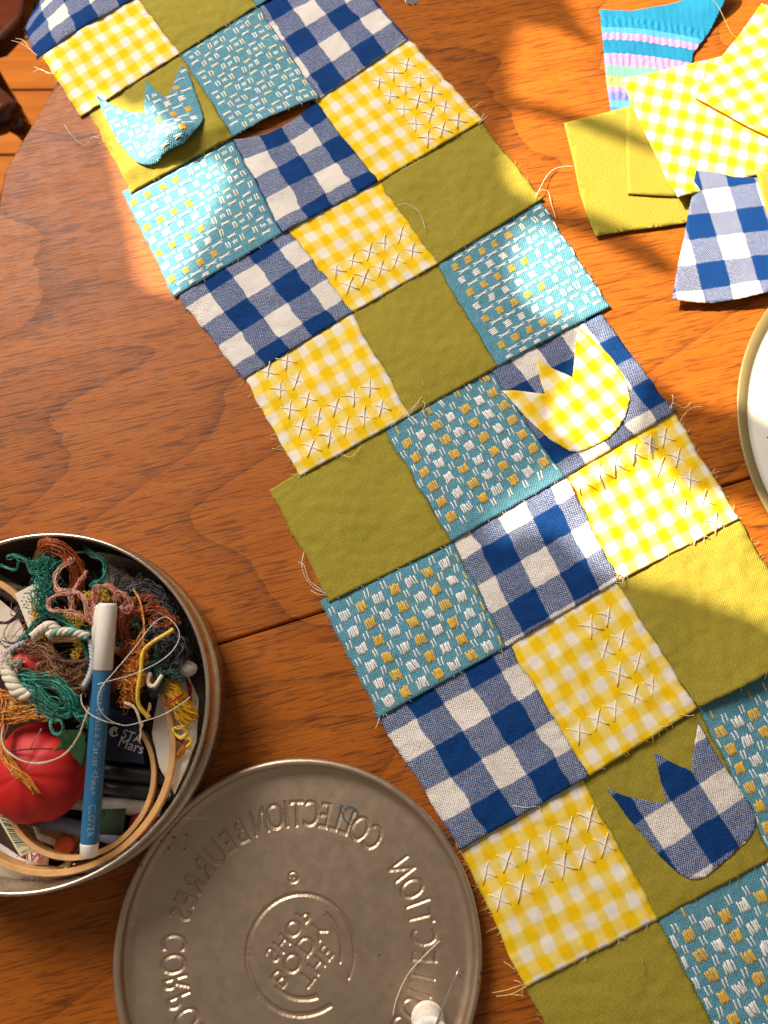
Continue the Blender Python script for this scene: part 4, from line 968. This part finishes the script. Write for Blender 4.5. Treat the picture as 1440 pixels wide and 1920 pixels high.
# -- embroidery floss: every bundle is one thing made of many strands
def bundle(label, paths, n, spread, r, cols, seed, wig=0.0015, z=.035, cat='floss', name='floss_bundle', sides=4, res=9):
    rr = random.Random(seed); mb = MB()
    for pix in paths:
        base = catmull(ptz(pix, z), res); m = len(base)
        for k in range(n if n == 1 else int(n*1.7)):
            ph = rr.uniform(0, 100); ang = rr.uniform(0, 6.28); rad = spread*math.sqrt(rr.random()); w = wig*rr.uniform(.4, 1.3)*(3 if rr.random() < .15 else 1); pts = []
            a = int(rr.uniform(0, .10)*m); b = m-int(rr.uniform(0, .10)*m)
            for i in range(a, b):
                t_ = (base[min(i+1, m-1)]-base[max(i-1, 0)]).normalized(); s_ = t_.cross(Vector((0, 0, 1))); s_ = s_.normalized() if s_.length > 1e-4 else Vector((1, 0, 0)); u_ = s_.cross(t_)
                f = i/m*6
                x = rad*math.cos(ang+f*.5)+w*noise.noise(Vector((f*1.3, ph, 0))); y = rad*math.sin(ang+f*.5)*.8+w*.8*noise.noise(Vector((f*1.3, ph, 7)))
                q = base[i]+s_*x+u_*y; q.z = max(q.z, .004)
                # keep inside the wall of the tin
                d = q.xy-TC.xy
                if d.length > TRAD-.0042 and q.z < TH+.001: d = d.normalized()*(TRAD-.0042); q.x, q.y = TC.x+d.x, TC.y+d.y
                pts.append(q)
            if len(pts) > 2: mb.tube(pts, (r*.58 if n > 1 else r)*rr.uniform(.7, 1.15), sides, rr.randrange(len(cols)))
    return single(name, mb, cols, label, cat, group='embroidery floss in the tin')
def adopt(child, parent):
    child.parent = parent; child.matrix_parent_inverse = Matrix.Translation(-parent.location)
    for k in ('label', 'category', 'group'):
        if k in child: del child[k]
def fl_(name, c, rough=.42): return plain(name, c, rough, .5, 1400, .45)
GREEN = [fl_('emerald_floss', (0.016, 0.216, 0.142)), fl_('deep_green_floss', (0.011, 0.135, 0.095)), fl_('highlight_green_floss', (0.041, 0.365, 0.257)), fl_('shadow_green_floss', (0.007, 0.068, 0.047))]  # lightest and darkest tones here and below imitate strand highlights and shade
RUST = [fl_('rust_floss', (0.324, 0.061, 0.014)), fl_('copper_floss', (0.459, 0.101, 0.019)), fl_('mahogany_floss', (0.121, 0.019, 0.008)), fl_('amber_rust_floss', (0.621, 0.162, 0.041))]
PINK = [fl_('pink_floss', (0.800, 0.338, 0.230)), fl_('rose_floss', (0.567, 0.176, 0.115)), fl_('pale_pink_floss', (0.800, 0.486, 0.365))]
YELF = [fl_('mustard_floss', (0.800, 0.405, 0.016)), fl_('gold_floss', (0.648, 0.338, 0.041)), fl_('lemon_floss', (0.800, 0.567, 0.068))]
BLK = [fl_('charcoal_floss', (0.022, 0.020, 0.023)), fl_('slate_floss', (0.061, 0.058, 0.065)), fl_('ink_floss', (0.009, 0.009, 0.012)), fl_('pewter_floss', (0.121, 0.115, 0.121))]
BRN = [fl_('brown_floss', (0.216, 0.081, 0.030)), fl_('tan_floss', (0.486, 0.257, 0.101)), fl_('umber_floss', (0.108, 0.038, 0.018))]
ORG = [fl_('orange_floss', (0.675, 0.176, 0.014)), fl_('amber_floss', (0.800, 0.284, 0.020)), fl_('burnt_orange_floss', (0.351, 0.068, 0.011)), fl_('pale_orange_floss', (0.800, 0.365, 0.068))]
DGR = [fl_('pine_floss', (0.016, 0.047, 0.038)), fl_('dark_teal_floss', (0.027, 0.074, 0.061))]
CRM = [plain('cream_cord', (.68, .60, .46), .8, .4, 1200, .1)]
SLV = [plain('silver_thread', (.72, .66, .58), .4)]
rust = bundle('rust red floss skein in a gold paper band against the far wall of the tin', [[(80, 1022, .043), (98, 1022, .046), (122, 1036, .044), (142, 1065, .040), (145, 1095, .036), (140, 1128, .032)]], 46, .0042, .00042, RUST, 1, .0012)
tip_ = bundle('curled end of the rust skein in its gold paper band', [[(78, 1030, .040), (82, 1016, .044), (95, 1020, .047), (92, 1034, .044)]], 22, .003, .0004, RUST, 2, .001)
mb = MB(); A, B = P(90, 1018, .036), P(70, 1058, .030); mb.tube([A, A.lerp(B, .5), B], [.0052, .0046, .0036], 16); adopt(tip_, rust); tip_.name = 'curled_end'; gb = single('gold_band', mb, plain('gold_foil', (.52, .36, .10), .3, 0, 120, .5, Metallic=.6), 'gold paper band', 'band'); adopt(gb, rust)
bundle('tangled emerald floss hanging down the upper left of the tin', [[(0, 1060, .040), (30, 1068, .041), (32, 1045, .042), (14, 1044, .042), (28, 1042, .043), (48, 1050, .043), (55, 1066, .042), (80, 1058, .042), (108, 1044, .041)]], 5, .0010, .00042, GREEN, 3, .0012)
bundle('knot of emerald floss in front of the cream paper tag', [[(52, 1064, .042), (70, 1060, .043), (92, 1052, .042), (108, 1060, .041), (92, 1068, .042), (74, 1072, .043), (60, 1066, .042)], [(76, 1070, .042), (84, 1095, .043), (88, 1120, .043), (84, 1146, .043), (88, 1160, .043)], [(92, 1070, .042), (96, 1100, .043), (90, 1130, .043), (92, 1158, .043)], [(72, 1075, .043), (76, 1105, .044), (70, 1120, .044), (80, 1140, .044), (74, 1152, .043)]], 13, .0030, .0004, GREEN, 4, .0052)
bundle('emerald floss strands spreading left and right above the white cord', [[(88, 1152, .044), (66, 1168, .045), (48, 1190, .045), (32, 1212, .044), (22, 1230, .043)], [(88, 1152, .044), (110, 1158, .045), (132, 1176, .045), (160, 1190, .046), (178, 1188, .044)], [(150, 1180, .044), (160, 1215, .043), (168, 1240, .042), (166, 1180, .043)]], 9, .0015, .00045, GREEN, 5, .0018)
bundle('dark green loose loops near the far wall right of rust skein', [[(150, 1016, .036), (170, 1035, .037), (192, 1050, .037), (198, 1070, .036), (188, 1088, .035), (170, 1098, .034), (196, 1095, .034)]], 6, .0012, .0004, GREEN, 6, .002)
bundle('emerald skein lying above the red pincushion', [[(36, 1270, .047), (62, 1272, .0495), (100, 1278, .0505), (126, 1302, .0505), (134, 1326, .050), (118, 1334, .0495), (92, 1318, .050), (66, 1292, .0495), (44, 1276, .048)], [(40, 1272, .047), (60, 1300, .049), (82, 1330, .050), (104, 1352, .0505)], [(130, 1310, .049), (146, 1336, .048), (158, 1352, .047), (160, 1366, .046)]], 20, .0032, .00045, GREEN, 7, .0030)
bundle('small loop of emerald floss hanging over the pincushion', [[(98, 1346, .052), (95, 1362, .0535), (102, 1376, .0535), (114, 1374, .0535), (118, 1360, .0535), (112, 1350, .053), (100, 1347, .052), (84, 1330, .051)]], 6, .0007, .00040, GREEN, 8, .0005)
bundle('salmon pink floss curling left of the marker cap', [[(122, 1046, .044), (132, 1050, .046), (112, 1066, .048), (104, 1080, .049), (108, 1104, .050), (128, 1112, .051), (150, 1112, .051), (160, 1130, .051), (163, 1150, .050), (166, 1166, .049)], [(166, 1164, .049), (140, 1148, .050), (118, 1146, .050), (94, 1142, .050), (93, 1124, .050), (112, 1114, .050), (130, 1112, .051)], [(132, 1112, .051), (134, 1140, .050), (134, 1160, .049)], [(136, 1108, .050), (150, 1090, .048), (164, 1070, .045)]], 7, .0010, .00042, PINK, 9, .0012)
bundle('salmon pink floss looping over the top of the marker cap', [[(164, 1160, .049), (176, 1140, .050), (178, 1110, .051), (198, 1098, .052), (216, 1108, .051), (222, 1130, .049)], [(218, 1108, .050), (236, 1118, .049), (246, 1136, .048), (236, 1144, .048), (224, 1138, .048)], [(162, 1128, .048), (190, 1136, .047), (180, 1158, .048), (166, 1166, .049)]], 8, .0014, .0004, PINK, 10, .0018)
bundle('mustard floss tangled under the emerald strands', [[(64, 1130, .041), (68, 1150, .042), (64, 1166, .043), (60, 1190, .043)], [(120, 1150, .042), (146, 1156, .043), (150, 1170, .043), (132, 1172, .042)], [(78, 1190, .043), (84, 1215, .043), (80, 1236, .043)], [(150, 1196, .043), (148, 1215, .043), (138, 1235, .042)], [(156, 1118, .046), (180, 1116, .047), (196, 1112, .048), (200, 1128, .048)]], 9, .0022, .00045, YELF, 11, .0025)
bundle('tan and brown floss in a heap left of the marker', [[(36, 1222, .044), (60, 1214, .045), (90, 1220, .046), (104, 1250, .046), (130, 1290, .044), (150, 1306, .043)], [(76, 1200, .044), (96, 1228, .046), (110, 1262, .046), (100, 1272, .046)], [(92, 1240, .046), (76, 1262, .0465), (110, 1270, .046), (132, 1282, .045)], [(124, 1266, .045), (146, 1268, .045), (150, 1290, .044), (150, 1302, .043)]], 22, .0036, .00038, BRN, 12, .0038)
bundle('thin dark brown floss pointing at the marker from the heap', [[(48, 1230, .047), (90, 1232, .049), (122, 1240, .049), (148, 1240, .048), (172, 1236, .047)], [(170, 1237, .047), (150, 1252, .048), (128, 1264, .048), (112, 1268, .048)]], 6, .0008, .0004, [BRN[2], BRN[0]], 13, .0008)
bundle('orange floss pouring over the left side of the pincushion', [[(-10, 1290, .046), (10, 1310, .047), (4, 1345, .050), (0, 1390, .053), (12, 1420, .055), (30, 1444, .0555), (52, 1460, .0550), (72, 1490, .053)], [(-12, 1330, .048), (4, 1360, .050), (2, 1400, .053), (20, 1440, .055), (46, 1462, .0550), (66, 1486, .053)]], 9, .0018, .00045, ORG, 14, .0014)
bundle('orange and amber floss above the pincushion at the left edge', [[(-10, 1300, .046), (22, 1306, .047), (56, 1316, .048), (90, 1318, .048)], [(-10, 1330, .047), (20, 1336, .048), (60, 1328, .049), (86, 1334, .049)], [(-10, 1350, .047), (30, 1348, .049), (70, 1342, .050), (108, 1348, .049)]], 14, .0026, .00045, ORG+[YELF[0]], 15, .0026)
bundle('slate and charcoal skein against the right wall of the tin', [[(225, 1122, .038), (250, 1108, .039), (276, 1112, .040), (300, 1140, .040), (312, 1170, .040)], [(268, 1196, .039), (296, 1190, .041), (322, 1204, .041), (330, 1225, .040), (318, 1244, .039), (300, 1232, .039)]], 60, .0062, .00045, BLK, 16, .004)
bundle('rust floss in wide loops right of the marker cap', [[(228, 1200, .040), (226, 1168, .042), (240, 1148, .043), (270, 1144, .044), (290, 1130, .044), (280, 1120, .044), (258, 1124, .044), (240, 1136, .044)], [(244, 1206, .041), (236, 1180, .043), (240, 1156, .044), (262, 1148, .045), (296, 1146, .044), (320, 1160, .043), (334, 1175, .042)], [(286, 1160, .043), (290, 1172, .044), (306, 1174, .044), (316, 1164, .043), (300, 1152, .043), (288, 1156, .043)], [(228, 1210, .040), (240, 1240, .041), (236, 1270, .041), (240, 1300, .040)]], 14, .0024, .00042, RUST, 17, .0024)
bundle('bright orange tangle in the middle of the tin', [[(240, 1216, .042), (262, 1214, .044), (266, 1236, .044), (250, 1252, .044), (240, 1236, .044)], [(234, 1246, .043), (256, 1260, .044), (262, 1276, .043), (244, 1280, .043), (232, 1262, .043)], [(226, 1290, .041), (222, 1270, .042), (240, 1285, .043), (240, 1312, .041), (228, 1306, .040)]], 18, .0034, .00042, ORG, 18, .0048)
bundle('thin orange strand hanging down from the slate skein', [[(250, 1104, .045), (262, 1128, .0475), (268, 1160, .048), (270, 1186, .048), (262, 1212, .047), (252, 1240, .046)], [(272, 1176, .047), (260, 1196, .046), (252, 1212, .045)]], 5, .0006, .00042, ORG, 19, .0005)
bundle('dark green floss knot right of the orange tangle', [[(270, 1250, .042), (290, 1246, .044), (300, 1262, .044), (330, 1262, .043), (346, 1276, .041)], [(296, 1250, .044), (304, 1276, .043), (296, 1296, .041), (284, 1306, .040)], [(292, 1180, .042), (296, 1220, .043), (298, 1250, .044)], [(318, 1256, .043), (334, 1266, .043), (344, 1278, .042)]], 12, .0018, .00042, DGR, 20, .0026)
mus = bundle('mustard skein bound with red thread by the right wall', [[(308, 1280, .036), (326, 1300, .037), (344, 1330, .035), (358, 1354, .032)]], 58, .0052, .00055, [YELF[0], fl_('marigold_floss', (0.800, 0.365, 0.016))], 21, .0012)
mb = MB(); mb.tube(catmull([P(310, 1322, .0405), P(326, 1312, .0435), P(344, 1300, .0385)], 8), .0006, 6); rt = single('red_tie', mb, fl_('red_tie', (0.432, 0.014, 0.020)), 'red thread tied round the mustard skein', 'thread'); adopt(rt, mus)
bundle('yellow loops of floss below the mustard skein', [[(330, 1366, .030), (345, 1364, .031), (352, 1372, .031), (340, 1384, .031), (328, 1376, .030), (324, 1368, .030), (340, 1362, .029), (358, 1368, .028)], [(350, 1376, .030), (358, 1392, .030), (350, 1400, .029), (362, 1388, .028)]], 3, .0006, .0009, YELF, 22, .0004)
bundle('orange ends of floss below the yellow loops', [[(356, 1388, .026), (344, 1402, .026), (330, 1414, .025)], [(350, 1396, .026), (340, 1412, .025), (330, 1420, .024)]], 6, .0016, .0004, ORG, 23, .001)
bundle('dark red floss lying under the loops by the right wall', [[(345, 1262, .028), (356, 1290, .027), (354, 1316, .026)], [(318, 1370, .025), (332, 1384, .025), (352, 1394, .025)], [(334, 1215, .034), (345, 1225, .033), (352, 1240, .032)]], 6, .001, .0006, [fl_('crimson_floss', (0.351, 0.011, 0.024))], 24, .0008)
bundle('thick yellow cord curving beside the orange tangle', [[(334, 1174, .049), (310, 1190, .0505), (284, 1206, .051), (268, 1224, .051), (264, 1260, .051), (258, 1300, .050), (262, 1325, .048), (280, 1346, .045)]], 1, 0, .0011, [fl_('golden_cord', (0.783, 0.446, 0.041))], 25, 0, name='cord', cat='cord', sides=10)
bundle('twisted gold and silver thread crossing the hoop', [[(232, 1316, .045), (252, 1326, .046), (262, 1350, .046), (264, 1372, .045), (260, 1392, .043)], [(282, 1318, .045), (278, 1335, .045), (275, 1348, .044)]], 5, .0007, .00035, SLV+[YELF[1]], 26, .0004)
bundle('silver thread wound in a wide loop across the marker', [[(152, 1300, .060), (170, 1288, .063), (200, 1278, .063), (250, 1264, .060), (300, 1240, .056), (328, 1214, .053), (336, 1186, .052), (318, 1160, .052), (300, 1160, .053), (280, 1178, .054), (248, 1220, .058), (214, 1260, .062), (190, 1290, .064), (184, 1320, .063), (200, 1346, .060), (232, 1360, .055), (270, 1352, .052), (310, 1338, .050), (348, 1314, .048), (362, 1300, .048)], [(152, 1300, .060), (154, 1320, .060), (168, 1338, .060), (196, 1352, .059), (225, 1358, .055)]], 1, 0, .00026, SLV, 27, 0, name='silver_thread', cat='thread', sides=5, res=12)
bundle('pale thread bow across the pincushion and marker', [[(168, 1326, .055), (160, 1350, .057), (146, 1384, .057), (120, 1416, .058), (84, 1430, .058), (46, 1428, .057), (14, 1408, .056), (4, 1380, .055), (10, 1356, .053)]], 4, .0007, .00032, SLV+[BRN[1]], 28, .0004, name='silver_thread', cat='thread')
bundle('fine white thread resting on the cream cloth in the left hoop', [[(-5, 1210, .036), (18, 1200, .037), (34, 1182, .040), (52, 1166, .044)], [(0, 1196, .036), (26, 1192, .037), (42, 1198, .038)]], 1, 0, .00022, [BRN[1]], 29, 0, name='fine_thread', cat='thread')
bundle('short dark cord lying on the cream cloth in the left hoop', [[(-6, 1166, .037), (12, 1168, .038), (26, 1160, .038), (34, 1152, .037)]], 4, .0008, .0007, [BLK[0], BRN[2]], 30, .0004, name='dark_cord', cat='cord')
def cord(label, pix, r, mats, twist=260):
    base = catmull(ptz(pix, .045), 14); m = len(base); mb = MB(); s = 0; acc = [0]
    for i in range(1, m): s += (base[i]-base[i-1]).length; acc.append(s)
    for k in range(3):
        pts = []
        for i in range(m):
            t_ = (base[min(i+1, m-1)]-base[max(i-1, 0)]).normalized(); s_ = t_.cross(Vector((0, 0, 1))).normalized(); u_ = s_.cross(t_); a = acc[i]*twist*(0.004/max(r, .001))+k*2.094
            pts.append(base[i]+s_*(r*.5*math.cos(a))+u_*(r*.5*math.sin(a)))
        mb.tube(pts, r*.62, 7, k % len(mats))
    return single('twisted_cord', mb, mats, label, 'cord', group='white cotton cords in the tin')
wc = cord('thick white cotton cord with frayed end above the pincushion', [(4, 1244, .047), (12, 1258, .049), (22, 1276, .050), (30, 1292, .050), (46, 1302, .0495), (62, 1304, .048)], .0036, CRM, 420)
cord('white cotton cord arching below the paper tag', [(62, 1194, .048), (78, 1180, .050), (94, 1172, .051), (106, 1180, .050), (110, 1186, .049)], .0025, CRM, 420)
cord('white and green cotton cord running to the marker cap', [(92, 1192, .050), (100, 1186, .051), (120, 1184, .051), (140, 1186, .050), (164, 1194, .048)], .0023, CRM+CRM+[fl_('aqua_cord', (0.135, 0.378, 0.297))], 420)
cord('pale grey cord looping down beside the marker', [(170, 1200, .046), (174, 1226, .046), (172, 1256, .046), (164, 1276, .046), (156, 1290, .045)], .0018, [plain('grey_cord', (.42, .42, .44), .8)], 420)
cord('pale lilac cord at the left beneath the emerald strand', [(48, 1204, .044), (28, 1214, .045), (14, 1224, .045), (4, 1236, .045)], .0018, [plain('lilac_cord', (.42, .38, .40), .8)], 420)
ft = bundle('fluffy frayed tip of the thick white cord', [[(20, 1250, .049), (14, 1240, .050), (24, 1234, .050)], [(10, 1250, .049), (4, 1246, .050), (2, 1256, .049)], [(22, 1252, .049), (30, 1246, .049), (28, 1238, .049)]], 26, .003, .00028, CRM, 31, .003); adopt(ft, wc); ft.name = 'frayed_tip'
bundle('white cord hook in the middle of the tin', [[(284, 1258, .046), (278, 1272, .047), (280, 1284, .047), (290, 1286, .047), (300, 1272, .0465), (304, 1266, .046)]], 1, 0, .0013, CRM, 32, 0, name='cord', cat='cord', sides=8)
mb = MB(); mb.add(*ball(P(340, 1254, .034), 0.0062, (1.5, .85, .8), 24, 14)); single('cotton_wad', mb, plain('cotton_white', (.62, .58, .5), .9, .3, 600), 'small white oval wad against the right wall of the tin', 'wad')
# filler under the tangle so that the tin reads as full
bundle('dark mixed floss filling the bottom of the tin', [[(30+random.uniform(-20, 300), 1080+random.uniform(0, 220), .012+random.random()*.016) for _ in range(5)] for __ in range(26)], 7, .003, .0005, [BRN[2], BLK[0], RUST[2], DGR[0], BRN[0], GREEN[1]], 33, .006)
print('objects', len(bpy.data.objects))
